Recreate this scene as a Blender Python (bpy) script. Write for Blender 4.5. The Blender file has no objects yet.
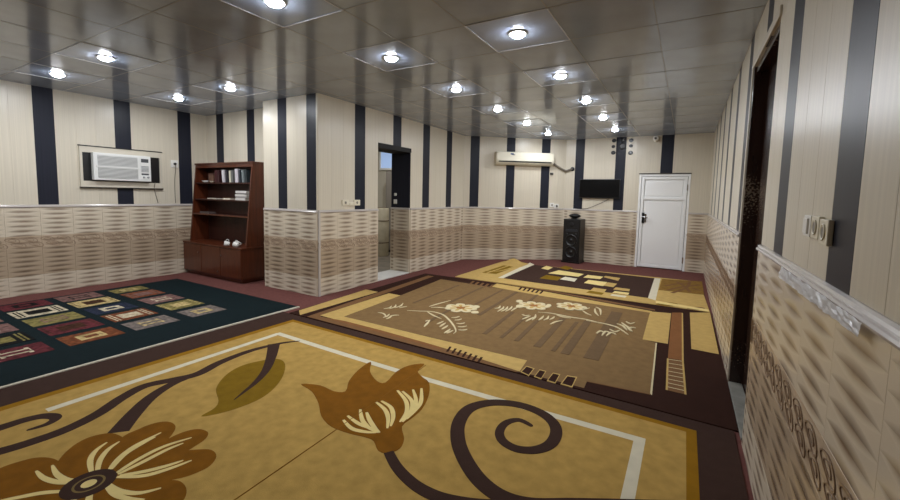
import bpy, bmesh, math, random
from mathutils import Vector, Matrix
from mathutils.geometry import tessellate_polygon
random.seed(7)
sc = bpy.context.scene
COL = sc.collection

# ------------------------------------------------------------------ camera
YAW, PITCH, ROLL, F, CX, CY, EYE = 0.5319, -0.0841, 0.0213, 407.39, 445.878, 229.907, 1.4191
fw = Vector((-math.sin(YAW)*math.cos(PITCH), math.cos(YAW)*math.cos(PITCH), math.sin(PITCH)))
r0 = Vector((math.cos(YAW), math.sin(YAW), 0)); u0 = r0.cross(fw)
rr = r0*math.cos(ROLL) + u0*math.sin(ROLL); uu = -r0*math.sin(ROLL) + u0*math.cos(ROLL)
cam = bpy.data.objects.new('camera', bpy.data.cameras.new('camera'))
COL.objects.link(cam)
cam.matrix_world = Matrix(((rr.x, uu.x, -fw.x, 0), (rr.y, uu.y, -fw.y, 0), (rr.z, uu.z, -fw.z, EYE), (0, 0, 0, 1)))
cam.data.sensor_width = 36; cam.data.lens = F/900*36
cam.data.shift_x = (450-CX)/900; cam.data.shift_y = (CY-250)/900
cam.data.clip_start = 0.02
sc.camera = cam

# ------------------------------------------------------------------ world, exposure
w = bpy.data.worlds.new('world'); sc.world = w; w.use_nodes = True
w.node_tree.nodes['Background'].inputs[0].default_value = (0.5, 0.55, 0.6, 1)
w.node_tree.nodes['Background'].inputs[1].default_value = 0.02
sc.view_settings.view_transform = 'Standard'
sc.view_settings.look = 'None'
sc.view_settings.gamma = 1
sc.view_settings.use_curve_mapping = False
sc.view_settings.exposure = 0.0
LAMP_W = 12.3

# ------------------------------------------------------------------ room numbers (metres)
H, DADO = 2.73, 1.15
XR, XL, YB, YK, YK2, XM = 0.382, -7.415, 9.44, 3.862, 4.161, -4.284
XJ = -5.41
XD, YD = -2.429, 7.993
Y0 = -2.0

def ray(x, y): return fw + rr*((x-CX)/F) - uu*((y-CY)/F)
def FL(x, y, z=0.0):
    v = ray(x, y); t = (z-EYE)/v.z
    return Vector((v.x*t, v.y*t))
def atX(x, y, X):
    v = ray(x, y); t = X/v.x; return Vector((X, v.y*t, EYE+v.z*t))
def atY(x, y, Y):
    v = ray(x, y); t = Y/v.y; return Vector((v.x*t, Y, EYE+v.z*t))

# ------------------------------------------------------------------ materials
def lin(c):
    return tuple(((v/255)/12.92 if v/255 <= .04045 else ((v/255+.055)/1.055)**2.4) for v in c) + (1,)
MATS = {}
def nodes_of(m):
    return m.node_tree.nodes, m.node_tree.links
def mat(name, rgb, rough=.5, metal=0, spec=.5, coat=0, var=0, scale=(8, 8, 8), bump=0, bscale=None, emit=None, estr=0, rand=0):
    if name in MATS: return MATS[name]
    m = bpy.data.materials.new(name); m.use_nodes = True
    N, L = nodes_of(m); b = N['Principled BSDF']
    c = lin(rgb)
    b.inputs['Base Color'].default_value = c
    b.inputs['Roughness'].default_value = rough
    b.inputs['Metallic'].default_value = metal
    b.inputs['Specular IOR Level'].default_value = spec
    b.inputs['Coat Weight'].default_value = coat
    if emit is not None:
        b.inputs['Emission Color'].default_value = lin(emit); b.inputs['Emission Strength'].default_value = estr
    if var or bump or rand:
        tc = N.new('ShaderNodeTexCoord'); mp = N.new('ShaderNodeMapping'); mp.inputs['Scale'].default_value = scale
        L.new(tc.outputs['Object'], mp.inputs['Vector'])
        nz = N.new('ShaderNodeTexNoise'); nz.inputs['Scale'].default_value = 1; nz.inputs['Detail'].default_value = 4
        L.new(mp.outputs[0], nz.inputs['Vector'])
        if var or rand:
            mr = N.new('ShaderNodeMapRange'); mr.inputs[1].default_value = .3; mr.inputs[2].default_value = .7
            mr.inputs[3].default_value = 1-var; mr.inputs[4].default_value = 1+var
            L.new(nz.outputs[0], mr.inputs[0])
            hsv = N.new('ShaderNodeHueSaturation'); hsv.inputs['Color'].default_value = c
            if rand:
                oi = N.new('ShaderNodeObjectInfo'); m2 = N.new('ShaderNodeMapRange')
                m2.inputs[3].default_value = 1-rand; m2.inputs[4].default_value = 1+rand
                L.new(oi.outputs['Random'], m2.inputs[0])
                mu = N.new('ShaderNodeMath'); mu.operation = 'MULTIPLY'
                L.new(mr.outputs[0], mu.inputs[0]); L.new(m2.outputs[0], mu.inputs[1]); L.new(mu.outputs[0], hsv.inputs['Value'])
            else:
                L.new(mr.outputs[0], hsv.inputs['Value'])
            L.new(hsv.outputs[0], b.inputs['Base Color'])
        if bump:
            src = nz
            if bscale:
                mp2 = N.new('ShaderNodeMapping'); mp2.inputs['Scale'].default_value = bscale
                L.new(tc.outputs['Object'], mp2.inputs['Vector'])
                src = N.new('ShaderNodeTexNoise'); src.inputs['Scale'].default_value = 1; src.inputs['Detail'].default_value = 3
                L.new(mp2.outputs[0], src.inputs['Vector'])
            bp = N.new('ShaderNodeBump'); bp.inputs['Strength'].default_value = bump; bp.inputs['Distance'].default_value = .01
            L.new(src.outputs[0], bp.inputs['Height']); L.new(bp.outputs[0], b.inputs['Normal'])
    MATS[name] = m
    return m

def carpet(name, rgb, var=.14, sc_=14):
    return mat(name, rgb, rough=.95, spec=.1, var=var, scale=(sc_, sc_, sc_), bump=.35, bscale=(260, 260, 260))

def tile_mat(name, rgb, dark, k=1.0):
    """woven-relief wall tile: stacked lens-shaped strokes, u across the tile, v in metres"""
    m = bpy.data.materials.new(name); m.use_nodes = True
    N, L = nodes_of(m); b = N['Principled BSDF']
    b.inputs['Roughness'].default_value = .22; b.inputs['Specular IOR Level'].default_value = .5
    uv = N.new('ShaderNodeUVMap'); uv.uv_map = 'UVMap'
    sp = N.new('ShaderNodeSeparateXYZ'); L.new(uv.outputs[0], sp.inputs[0])
    def M(op, a, bb=None, cl=False):
        n = N.new('ShaderNodeMath'); n.operation = op; n.use_clamp = cl
        for i, v in enumerate((a, bb)):
            if v is None: continue
            if isinstance(v, (int, float)): n.inputs[i].default_value = v
            else: L.new(v, n.inputs[i])
        return n.outputs[0]
    fr = M('FRACT', M('DIVIDE', sp.outputs[1], .0625))
    d = M('ABSOLUTE', M('SUBTRACT', fr, .5))
    uc = M('SUBTRACT', sp.outputs[0], .5)
    u2 = M('MULTIPLY', uc, uc)
    lw = M('MULTIPLY', M('SUBTRACT', 1.0, M('MULTIPLY', u2, 3.7)), .47)
    st = M('POWER', M('DIVIDE', M('SUBTRACT', lw, d), .44, True), 1.25)
    edge = M('MULTIPLY', u2, 1.1)
    nz = N.new('ShaderNodeTexNoise'); nz.inputs['Scale'].default_value = 6; nz.inputs['Detail'].default_value = 5
    tc = N.new('ShaderNodeTexCoord'); L.new(tc.outputs['Object'], nz.inputs['Vector'])
    mx = N.new('ShaderNodeMix'); mx.data_type = 'RGBA'
    mx.inputs[6].default_value = lin(rgb); mx.inputs[7].default_value = lin(dark)
    fac = M('MULTIPLY', st, M('MULTIPLY', M('ADD', nz.outputs[0], .42), k), True)
    L.new(fac, mx.inputs[0])
    L.new(mx.outputs[2], b.inputs['Base Color'])
    bp = N.new('ShaderNodeBump'); bp.inputs['Strength'].default_value = .45; bp.inputs['Distance'].default_value = .008
    hh = M('SUBTRACT', 1.0, st); L.new(hh, bp.inputs['Height']); L.new(bp.outputs[0], b.inputs['Normal'])
    MATS[name] = m
    return m

# ------------------------------------------------------------------ mesh building
def catmull(pts, n=6, closed=False):
    P = [Vector(p) for p in pts]; out = []
    k = len(P); rng = range(k if closed else k-1)
    for i in rng:
        if closed: a, b, c, d = P[i-1], P[i], P[(i+1) % k], P[(i+2) % k]
        else: a, b, c, d = P[max(i-1, 0)], P[i], P[i+1], P[min(i+2, k-1)]
        for j in range(n):
            t = j/n
            out.append(.5*((2*b)+(c-a)*t+(2*a-5*b+4*c-d)*t*t+(3*b-3*c+d-a)*t**3))
    if not closed: out.append(P[-1])
    return out

class MB:
    def __init__(s): s.bm = bmesh.new()
    def box(s, x0, x1, y0, y1, z0, z1, bev=0):
        r = bmesh.ops.create_cube(s.bm, size=1)
        vs = r['verts']
        for v in vs:
            v.co = Vector((x0 if v.co.x < 0 else x1, y0 if v.co.y < 0 else y1, z0 if v.co.z < 0 else z1))
        if bev:
            es = list({e for v in vs for e in v.link_edges})
            bmesh.ops.bevel(s.bm, geom=es, offset=bev, segments=2, affect='EDGES', profile=.6)
        return s
    def prism(s, poly, z0, z1):
        vs = [s.bm.verts.new((p[0], p[1], z0)) for p in poly]
        vt = [s.bm.verts.new((p[0], p[1], z1)) for p in poly]
        area = sum(poly[i-1][0]*poly[i][1]-poly[i][0]*poly[i-1][1] for i in range(len(poly)))
        if area < 0: vs.reverse(); vt.reverse()
        n = len(poly)
        for a, b, c in tessellate_polygon([[v.co for v in vt]]):
            A, B, C = vt[a].co, vt[b].co, vt[c].co
            if (B-A).cross(C-A).z < 0: b, c = c, b
            s.bm.faces.new((vt[a], vt[b], vt[c])); s.bm.faces.new((vs[a], vs[c], vs[b]))
        for i in range(n):
            s.bm.faces.new((vs[i-1], vs[i], vt[i], vt[i-1]))
        return s
    def poly_extrude(s, poly, axis, a0, a1):
        """poly in the plane normal to axis ('x' -> (y,z), 'y' -> (x,z)), extruded a0..a1"""
        def mk(p, a): return (a, p[0], p[1]) if axis == 'x' else (p[0], a, p[1])
        A = [s.bm.verts.new(mk(p, a0)) for p in poly]; B = [s.bm.verts.new(mk(p, a1)) for p in poly]
        fs = [s.bm.faces.new(A), s.bm.faces.new(list(reversed(B)))]
        for i in range(len(poly)): fs.append(s.bm.faces.new((A[i], A[i-1], B[i-1], B[i])))
        bmesh.ops.recalc_face_normals(s.bm, faces=fs)
        return s
    def ribbon(s, line, widths, z0, z1):
        """flat stroke along a 2D line with a raised top"""
        n = len(line); L_, R_ = [], []
        for i in range(n):
            t = (line[min(i+1, n-1)]-line[max(i-1, 0)])
            t = t.normalized() if t.length > 1e-9 else Vector((1, 0))
            w_ = widths(i/(n-1))/2; nn = Vector((-t.y, t.x))*w_
            L_.append(line[i]+nn); R_.append(line[i]-nn)
        mk = lambda p, z: s.bm.verts.new((p.x, p.y, z))
        lt = [mk(p, z1) for p in L_]; rt = [mk(p, z1) for p in R_]; lb = [mk(p, z0) for p in L_]; rb = [mk(p, z0) for p in R_]
        F_ = s.bm.faces.new
        for i in range(n-1):
            F_((lt[i], rt[i], rt[i+1], lt[i+1])); F_((lb[i], lt[i], lt[i+1], lb[i+1])); F_((rt[i], rb[i], rb[i+1], rt[i+1]))
        F_((lb[0], rb[0], rt[0], lt[0])); F_((lt[-1], rt[-1], rb[-1], lb[-1]))
        return s
    def tube(s, path, r, seg=8):
        P = [Vector(p) for p in path]; rings = []
        for i, p in enumerate(P):
            t = (P[min(i+1, len(P)-1)]-P[max(i-1, 0)]).normalized()
            a = Vector((0, 0, 1)) if abs(t.z) < .9 else Vector((1, 0, 0))
            n1 = t.cross(a).normalized(); n2 = t.cross(n1)
            rad = r(i/(len(P)-1)) if callable(r) else r
            rings.append([s.bm.verts.new(p+(n1*math.cos(q)+n2*math.sin(q))*rad) for q in [2*math.pi*k/seg for k in range(seg)]])
        fs = []
        for A, B in zip(rings, rings[1:]):
            for k in range(seg): fs.append(s.bm.faces.new((A[k-1], A[k], B[k], B[k-1])))
        fs.append(s.bm.faces.new(rings[0])); fs.append(s.bm.faces.new(list(reversed(rings[-1]))))
        bmesh.ops.recalc_face_normals(s.bm, faces=fs)
        return s
    def lathe(s, prof, c=(0, 0, 0), axis='z', seg=24, sx=1, sy=1):
        rings = []
        for r, h in prof:
            ring = []
            for k in range(seg):
                a = 2*math.pi*k/seg; x, y = r*math.cos(a)*sx, r*math.sin(a)*sy
                if axis == 'z': q = (x, y, h)
                elif axis == 'y': q = (x, h, y)
                else: q = (h, x, y)
                ring.append(s.bm.verts.new(Vector(c)+Vector(q)))
            rings.append(ring)
        fs = []
        for A, B in zip(rings, rings[1:]):
            for k in range(seg): fs.append(s.bm.faces.new((A[k-1], A[k], B[k], B[k-1])))
        fs.append(s.bm.faces.new(rings[0])); fs.append(s.bm.faces.new(list(reversed(rings[-1]))))
        bmesh.ops.recalc_face_normals(s.bm, faces=fs)
        return s
    def mesh(s, name, m=None, smooth=False):
        me = bpy.data.meshes.new(name); s.bm.normal_update(); s.bm.to_mesh(me); s.bm.free()
        if m: me.materials.append(m)
        if smooth:
            for p in me.polygons: p.use_smooth = True
        return me
    def build(s, name, m, parent=None, smooth=False, world=False):
        """world=True: shape given in world coordinates, moved into the parent's frame (parent unrotated)"""
        if world and parent is not None:
            q = parent.location
            for v in s.bm.verts: v.co -= q
        o = bpy.data.objects.new(name, s.mesh(name, m, smooth)); COL.objects.link(o); o.parent = parent
        return o

def thing(name, label, cat, loc=(0, 0, 0), rz=0, group=None):
    o = bpy.data.objects.new(name, None); COL.objects.link(o)
    o.location = loc; o.rotation_euler = (0, 0, rz); o.empty_display_size = .05
    o['label'] = label; o['category'] = cat
    if group: o['group'] = group
    return o
def tag(o, label, cat, group=None):
    o['label'] = label; o['category'] = cat
    if group: o['group'] = group
    return o
def struct(o, label, cat):
    o['kind'] = 'structure'; o['label'] = label; o['category'] = cat
    return o
def inst(name, me, parent, loc=(0, 0, 0), scale=(1, 1, 1)):
    o = bpy.data.objects.new(name, me); COL.objects.link(o); o.parent = parent; o.location = loc; o.scale = scale
    return o

# ------------------------------------------------------------------ palette
m_wall = mat('wall_plaster', (170, 160, 145), .8)
m_cream = mat('cream_panel', (212, 203, 184), .32, var=.05, scale=(24, 24, 1.2), rand=.035)
m_dark = mat('charcoal_panel', (38, 40, 50), .36, spec=.16, var=.16, scale=(60, 60, 1.5), rand=.04)
m_cap = mat('dado_cap', (196, 188, 182), .2, coat=.4)
m_trim = mat('cream_trim', (205, 197, 180), .35)
m_white = mat('white_plastic', (232, 230, 224), .35)
m_offwhite = mat('ivory_plastic', (226, 218, 196), .35)
m_black = mat('black_plastic', (14, 14, 16), .3)
m_wire = mat('black_rubber', (20, 20, 22), .6)
m_ceil = mat('ceiling_gloss', (166, 178, 198), .14, spec=.5, var=.12, scale=(2.2, 2.2, 2.2), bump=.012, bscale=(5, 5, 5), rand=.05)
m_runner = mat('ceiling_runner', (150, 152, 156), .3)
m_alu = mat('aluminium_edge', (196, 198, 202), .3)
m_floor = mat('maroon_carpet', (104, 65, 60), .95, spec=.1, var=.12, scale=(20, 20, 20), bump=.3, bscale=(220, 220, 220))
m_wood = mat('reddish_wood', (86, 40, 20), .32, var=.25, scale=(30, 30, 2.5), coat=.2)
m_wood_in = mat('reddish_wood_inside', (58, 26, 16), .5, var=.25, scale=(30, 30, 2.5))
m_chrome = mat('chrome', (190, 190, 190), .2, metal=1)
m_marble = mat('white_marble', (214, 212, 206), .3, var=.08, scale=(6, 6, 6))

T_LIGHT = tile_mat('tile_light', (212, 199, 178), (130, 111, 92))
T_DARK = tile_mat('tile_tan', (180, 161, 137), (106, 88, 71))
T_DEC = tile_mat('tile_decor', (190, 170, 146), (128, 106, 86), .6)
m_engrave = mat('tile_engraving', (136, 112, 90), .3)

# ------------------------------------------------------------------ tiles and panels (shared meshes)
TW = .335
ROWS = [(0, .25, T_LIGHT, 'light'), (.25, .617, T_DARK, 'tan'), (.617, .775, T_DEC, 'decor'), (.775, DADO, T_LIGHT, 'light')]
def tile_mesh(h, m, par, decor=False):
    bm = bmesh.new(); g = .0003; w_, hh, t, c = TW-g, h-g, .02, .0008
    bk = [(g, 0, g), (w_, 0, g), (w_, 0, hh), (g, 0, hh)]
    md = [(g, t-c, g), (w_, t-c, g), (w_, t-c, hh), (g, t-c, hh)]
    ft = [(g+c, t, g+c), (w_-c, t, g+c), (w_-c, t, hh-c), (g+c, t, hh-c)]
    A, B, C = [[bm.verts.new(p) for p in q] for q in (bk, md, ft)]
    bm.faces.new(list(reversed(C)))
    for X, Y in ((A, B), (B, C)):
        for i in range(4): bm.faces.new((X[i-1], Y[i-1], Y[i], X[i]))
    bmesh.ops.recalc_face_normals(bm, faces=bm.faces)
    nb = len(bm.faces)
    if decor:                                     # two staggered rows of leaf-shaped outlines in relief
        for row in range(2):
            for k in range(2):
                cx_ = TW*(k+.5)/2 + (.028 if row else -.028); cz = h*(.30+.40*row)
                pts = []
                for q in range(14):
                    a = 2*math.pi*q/14
                    x = math.cos(a)*.070; z = math.sin(a)*.033*(1-.4*math.cos(a))
                    pts.append((x+z*.5, z+x*.10))
                for sc_, wd in ((1, .006), (.5, .004)):
                    o_ = []
                    for x, z in pts:
                        x *= sc_; z *= sc_; l = math.hypot(x, z)
                        o_.append(((cx_+x, cz+z), (cx_+x*(1-wd/l), cz+z*(1-wd/l))))
                    vo = [bm.verts.new((p[0][0], t+.003, p[0][1])) for p in o_]
                    vi = [bm.verts.new((p[1][0], t+.003, p[1][1])) for p in o_]
                    vb = [bm.verts.new((p[0][0], t, p[0][1])) for p in o_]
                    vc = [bm.verts.new((p[1][0], t, p[1][1])) for p in o_]
                    for i in range(14):
                        for f in ((vo[i-1], vo[i], vi[i], vi[i-1]), (vb[i-1], vb[i], vo[i], vo[i-1]), (vi[i-1], vi[i], vc[i], vc[i-1])):
                            fc = bm.faces.new(f); fc.material_index = 1
        bm.faces.ensure_lookup_table()
        bmesh.ops.recalc_face_normals(bm, faces=bm.faces[nb:])
    uvl = bm.loops.layers.uv.new('UVMap')
    for f in bm.faces:
        for lp in f.loops: lp[uvl].uv = (lp.vert.co.x/TW, lp.vert.co.z + par*.03125)
    me = bpy.data.meshes.new('tile'); bm.to_mesh(me); bm.free()
    me.materials.append(m)
    if decor: me.materials.append(m_engrave)
    return me
TILES = {}
for r_, (z0, z1, m, nm) in enumerate(ROWS):
    for par in (0, 1): TILES[r_, par] = tile_mesh(z1-z0, m, par, nm == 'decor')
def panel_mesh(m):
    bm = bmesh.new(); c = .009; cz = .001; t = .008
    A = [bm.verts.new(p) for p in ((0, 0, 0), (1, 0, 0), (1, 0, 1), (0, 0, 1))]
    B = [bm.verts.new(p) for p in ((0, t*.78, 0), (1, t*.78, 0), (1, t*.78, 1), (0, t*.78, 1))]
    C = [bm.verts.new(p) for p in ((c, t, cz), (1-c, t, cz), (1-c, t, 1-cz), (c, t, 1-cz))]
    bm.faces.new(C)
    for X, Y in ((A, B), (B, C)):
        for i in range(4): bm.faces.new((X[i-1], Y[i-1], Y[i], X[i]))
    bmesh.ops.recalc_face_normals(bm, faces=bm.faces)
    me = bpy.data.meshes.new('panel'); bm.to_mesh(me); bm.free(); me.materials.append(m); return me
P_CREAM, P_DARK = panel_mesh(m_cream), panel_mesh(m_dark)

def wall(name, A, B, label, dark=(), openings=(), tile0=0.0, dress=None, thick=.12, top=H, dado=True, zopen0=0):
    """inward side lies to the left of A->B; local x runs along the wall, y into the room"""
    A = Vector(A); B = Vector(B); d = B-A; Ln = d.length
    mb = MB(); cuts = sorted(openings); s = 0
    for (a, b, zt) in cuts:
        if a > s: mb.box(s, a, -thick, 0, 0, top)
        mb.box(a, b, -thick, 0, zt, top); s = b
    if s < Ln-1e-4: mb.box(s, Ln, -thick, 0, 0, top)
    o = mb.build(name, m_wall); o.location = (A.x, A.y, 0); o.rotation_euler = (0, 0, math.atan2(d.y, d.x))
    struct(o, label, 'wall')
    d0, d1 = dress if dress else (0, Ln)
    # upper panels
    segs = []; s = d0
    marks = sorted([(max(a, d0), min(b, d1), 1) for a, b in dark if b > d0 and a < d1])
    def cream(a, b):
        if b-a < .02: return
        n = max(1, round((b-a)/.215))
        for k in range(n): segs.append((a+(b-a)*k/n, a+(b-a)*(k+1)/n, 0))
    for a, b, _ in marks:
        cream(s, a); segs.append((a, b, 1)); s = b
    cream(s, d1)
    for a, b, dk in segs:
        pcs = [(a, b)]
        for (p, q, zt) in openings:
            nx = []
            for (x, y) in pcs:
                for c_, e in ((x, min(y, p)), (max(x, p), min(y, q)), (max(x, q), y)):
                    if e-c_ > .005: nx.append((c_, e))
            pcs = nx
        for x, y in pcs:
            zb = DADO+.034
            for (p, q, zt) in openings:
                if x >= p-1e-4 and y <= q+1e-4: zb = zt
            inst('wall_panel', P_DARK if dk else P_CREAM, o, (x, 0, zb), (y-x, 1, top-zb))
    if dado:
        runs = []; s = d0
        for (p, q, zt) in cuts:
            if p > s: runs.append((s, p))
            s = max(s, q)
        if s < d1: runs.append((s, d1))
        for (a, b) in runs:
            k0 = math.floor((a-tile0)/TW)
            k = k0
            while tile0+k*TW < b-.004:
                x0, x1 = max(a, tile0+k*TW), min(b, tile0+(k+1)*TW)
                if x1-x0 > .012:
                    for r_, (z0, z1, m, nm) in enumerate(ROWS):
                        inst('tile', TILES[r_, k % 2], o, (x0, 0, z0), ((x1-x0)/TW, 1, 1))
                k += 1
            prof = [(0, 1.15), (.024, 1.15), (.030, 1.153), (.032, 1.160), (.028, 1.166), (.022, 1.168), (.024, 1.174), (.020, 1.181), (.008, 1.184), (0, 1.184)]
            MB().poly_extrude(prof, 'x', a, b).build('dado_cap', m_cap, o)
    return o

# ------------------------------------------------------------------ shell
fl = MB().box(XL-.2, XR+.3, Y0-.2, YB+.2, -.1, 0).build('floor', m_floor)
struct(fl, 'maroon fitted carpet showing around the rugs', 'floor')

per = .865
DR = (2.86, 3.85, 2.41)                            # brown door in the right wall
wr = wall('wall_right', (XR, Y0), (XR, YB), 'right wall with striped panels over woven-relief tiles',
          dark=[(y-Y0, y+.21-Y0) for y in [2.285+per*k for k in range(-4, 9)] if y < YB-.25],
          openings=[(DR[0]-Y0, DR[1]-Y0, DR[2])], tile0=.1)
BD = (-.885, .035, 1.945)
wb = wall('wall_back', (XR, YB), (XD, YB), 'back wall with white metal door, striped panels above tiles',
          dark=[(XR+.29, XR+.51), (XR+1.175, XR+1.374), (XR+2.02, XR+2.215)],
          openings=[(XR-BD[1], XR-BD[0], BD[2])], tile0=.02)
LD = math.hypot(XD-XM, YB-YD)
wd = wall('wall_back_left', (XD, YB), (XM, YD), 'angled wall carrying the split air conditioner',
          dark=[(LD-1.975, LD-1.774), (LD-1.157, LD-.962), (LD-.347, LD-.145)], tile0=LD-.0-8*TW)
MD = (5.09, 5.985, 2.235)
wm = wall('wall_middle', (XM, YD), (XM, YK), 'striped wall with the open doorway',
          dark=[(YD-7.45, YD-7.235), (YD-6.60, YD-6.37), (YD-5.70, YD-5.475), (YD-4.79, YD-4.565)],
          openings=[(YD-MD[1], YD-MD[0], MD[2])], tile0=YD-YK-20*TW)
wk = wall('wall_corner', (XM, YK), (XJ, YK), 'short wall beside the bookcase ending at the outer corner',
          dark=[(.02, .205), (.61, .80)], tile0=0.0)
wj = wall('wall_return', (XJ, YK), (XJ, YK2), 'narrow return of the wall behind the bookcase', dark=[], tile0=0)
wk2 = wall('wall_alcove', (XJ, YK2), (XL, YK2), 'alcove wall behind the bookcase',
           dark=[(XJ+6.247-.0-.196, XJ+6.247), (XJ+7.109-.207, XJ+7.109)], tile0=.05)
wl = wall('wall_left', (XL, YK2), (XL, Y0), 'left wall with the window air conditioner',
          dark=[(YK2-y-.207, YK2-y) for y in [1.915+.88*k for k in range(-4, 3)]], tile0=YK2-3.262-3*TW)
wf = MB().box(XL, XR, Y0-.12, Y0, 0, H).build('wall_front', m_wall); struct(wf, 'plain wall behind the viewer', 'wall')
for nm, x, y in (('corner_trim', XM, YK),):
    MB().box(-.024, .0, -.024+.002, .004, 0, DADO).build(nm, m_cap, wk)

# ceiling
cl = MB().box(XL-.1, XR+.14, Y0-.1, YB+.14, H+.012, H+.1).build('ceiling', m_wall)
struct(cl, 'glossy grey tiled ceiling', 'ceiling')
G = .645; GX0, GY0 = -2.53-.3225, 1.91-.3225
ct = MB(); ct.box(-G/2+.002, G/2-.002, -G/2+.002, G/2-.002, 0, .012, .002); CT = ct.mesh('ceiling_tile', m_ceil)
def inside(x, y):
    if x < XL-.3 or x > XR+.3 or y < Y0-.3 or y > YB+.3: return False
    if x < XM-.33 and y > YK2+.33: return False
    if (y-YD) > (x-XM)*(YB-YD)/(XD-XM)+.75 and x < XD: return False
    return True
for i in range(-8, 6):
    for j in range(-7, 13):
        x, y = GX0+(i+.5)*G, GY0+(j+.5)*G
        if inside(x, y):
            o = inst('ceiling_tile', CT, cl, (x, y, H)); o.rotation_euler = (random.gauss(0, .0016), random.gauss(0, .0016), 0)
for i in range(-7, 6):
    x = GX0+i*G
    if XL < x < XR:
        y1 = YB if x > XD else (YD+(x-XM)*(YB-YD)/(XD-XM) if x > XM else YK2)
        MB().box(-.004, .004, 0, y1-Y0, -.0015, .004).build('ceiling_runner', m_runner, cl).location = (x, Y0, H)
for j in range(-6, 13):
    y = GY0+j*G
    if Y0 < y < YB:
        x0 = XL if y < YK2 else (XM if y < YD else XM+(y-YD)*(XD-XM)/(YB-YD))
        MB().box(0, XR-x0, -.004, .004, -.0015, .003).build('ceiling_runner', m_runner, cl).location = (x0, y, H)

# ------------------------------------------------------------------ downlights
m_lens = mat('led_lens', (255, 255, 255), .4, emit=(240, 246, 255), estr=150)
ring_me = MB().lathe([(.056, -.001), (.056, -.006), (.066, -.008), (.075, -.004), (.075, 0), (.056, 0)], seg=24).mesh('trim_ring', m_white, True)
lens_me = MB().lathe([(.0555, -.001), (.054, -.012), (.044, -.024), (.026, -.031), (.008, -.034)], seg=20).mesh('lens', m_lens, True)
lamp_data = bpy.data.lights.new('led', 'AREA'); lamp_data.shape = 'DISK'; lamp_data.size = .09; lamp_data.energy = LAMP_W*.74
lamp_data.color = (.96, .975, 1)
def downlight(x, y, label):
    t = thing('downlight', label, 'downlight', (x, y, H-.004), group='recessed ceiling downlights')
    inst('trim_ring', ring_me, t); inst('lens', lens_me, t)
    if x > -5 or y < YK2:
        ix, iy = GX0+(math.floor((x-GX0)/G)+.5)*G, GY0+(math.floor((y-GY0)/G)+.5)*G
        for a in ((-G/2-.006, -G/2+.004, -G/2, G/2), (G/2-.004, G/2+.006, -G/2, G/2), (-G/2, G/2, -G/2-.004, -G/2+.003), (-G/2, G/2, G/2-.003, G/2+.004)):
            MB().box(*a, -.005, .002).build('light_tile_edge', m_alu, cl).location = (ix, iy, H)
    l = bpy.data.objects.new('led', lamp_data); COL.objects.link(l); l.parent = t; l.location = (0, 0, -.036)
    return t
RX, MX = -1.25, -2.53
ys = [1.91+1.285*k for k in range(-1, 6)]
ordn = ['nearest', 'second nearest', 'third', 'fourth', 'last']
for k, y in enumerate(ys[2:]):
    downlight(RX, y, f'round LED downlight, {ordn[k]} going away in the right-hand ceiling row')
ordm = ['nearest', 'second nearest', 'third', 'fourth', 'fifth', 'last']
for k, y in enumerate(ys[1:]):
    downlight(MX, y, f'round LED downlight, {ordm[k]} going away in the middle ceiling row')
downlight(-6.38, 1.88, 'round LED downlight above the near end of the window air conditioner wall')
downlight(-5.11, 1.88, 'round LED downlight, upper right one of the two nearest the left wall end')
downlight(-6.36, 3.18, 'round LED downlight close to the left corner, left of the bookcase top')
downlight(-5.11, 3.18, 'round LED downlight just in front of the bookcase wall')
downlight(-5.11, .62, 'added unseen LED lamp over the near end of the dark green rug')  # extra lamp out of view, put in to light the room
downlight(-6.38, .62, 'added unseen LED lamp over the near left wall')  # likewise added out of view for its light

# ------------------------------------------------------------------ rugs
RT = .010                                            # pile height
class Rug:
    def __init__(s, label, quad, m, ylim=(-9, 99)):
        s.lim = ylim
        c = sum((Vector(q) for q in quad), Vector((0, 0)))/4
        s.o = thing('area_rug', label, 'rug', (c.x, c.y, 0), group='area rugs'); s.k = 0
        MB().prism(quad, 0, RT).build('pile', m, s.o, world=True)
        s.q = [Vector(q) for q in quad]
    def top(s):
        s.k += 1; return RT + .00005*s.k + .0006
    def fl(s, p):
        q = FL(p[0], p[1], RT); return Vector((q.x, min(max(q.y, s.lim[0]), s.lim[1])))
    def poly(s, name, pts, m, px=True, smooth=False, n=6):
        if px: P = [Vector(p) for p in pts]; P = catmull(P, n, True) if smooth else P; P = [s.fl(p) for p in P]
        else: P = [Vector(p) for p in pts]; P = catmull(P, n, True) if smooth else P
        return MB().prism(P, RT*.5, s.top()).build(name, m, s.o, world=True)
    def stroke(s, name, pts, w_, m, px=True, n=8, parent=None):
        P = [s.fl(p) for p in pts] if px else [Vector(p) for p in pts]
        P = catmull(P, n)
        wf_ = w_ if callable(w_) else (lambda t: w_)
        return MB().ribbon(P, wf_, RT*.5, s.top()).build(name, m, s.o, world=True)
    def strokes(s, name, lst, w_, m, n=5):
        mb = MB(); z = s.top(); wf_ = w_ if callable(w_) else (lambda t: w_)
        for pts in lst: mb.ribbon(catmull([s.fl(p) for p in pts], n), wf_, RT*.5, z)
        o = mb.build(name, m, s.o, world=True)
        o['kind'] = 'stuff'
        return o

def inset(q, d):
    """inset a quad (CCW) by d = (per edge)"""
    n = len(q); L_ = []
    for i in range(n):
        a, b = q[i], q[(i+1) % n]; t = (b-a).normalized(); nn = Vector((-t.y, t.x)); L_.append((a+nn*d[i], t))
    out = []
    for i in range(n):
        p, t = L_[i-1]; q_, u = L_[i]
        k = ((q_.x-p.x)*u.y-(q_.y-p.y)*u.x)/(t.x*u.y-t.y*u.x); out.append(p+t*k)
    return out

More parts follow.
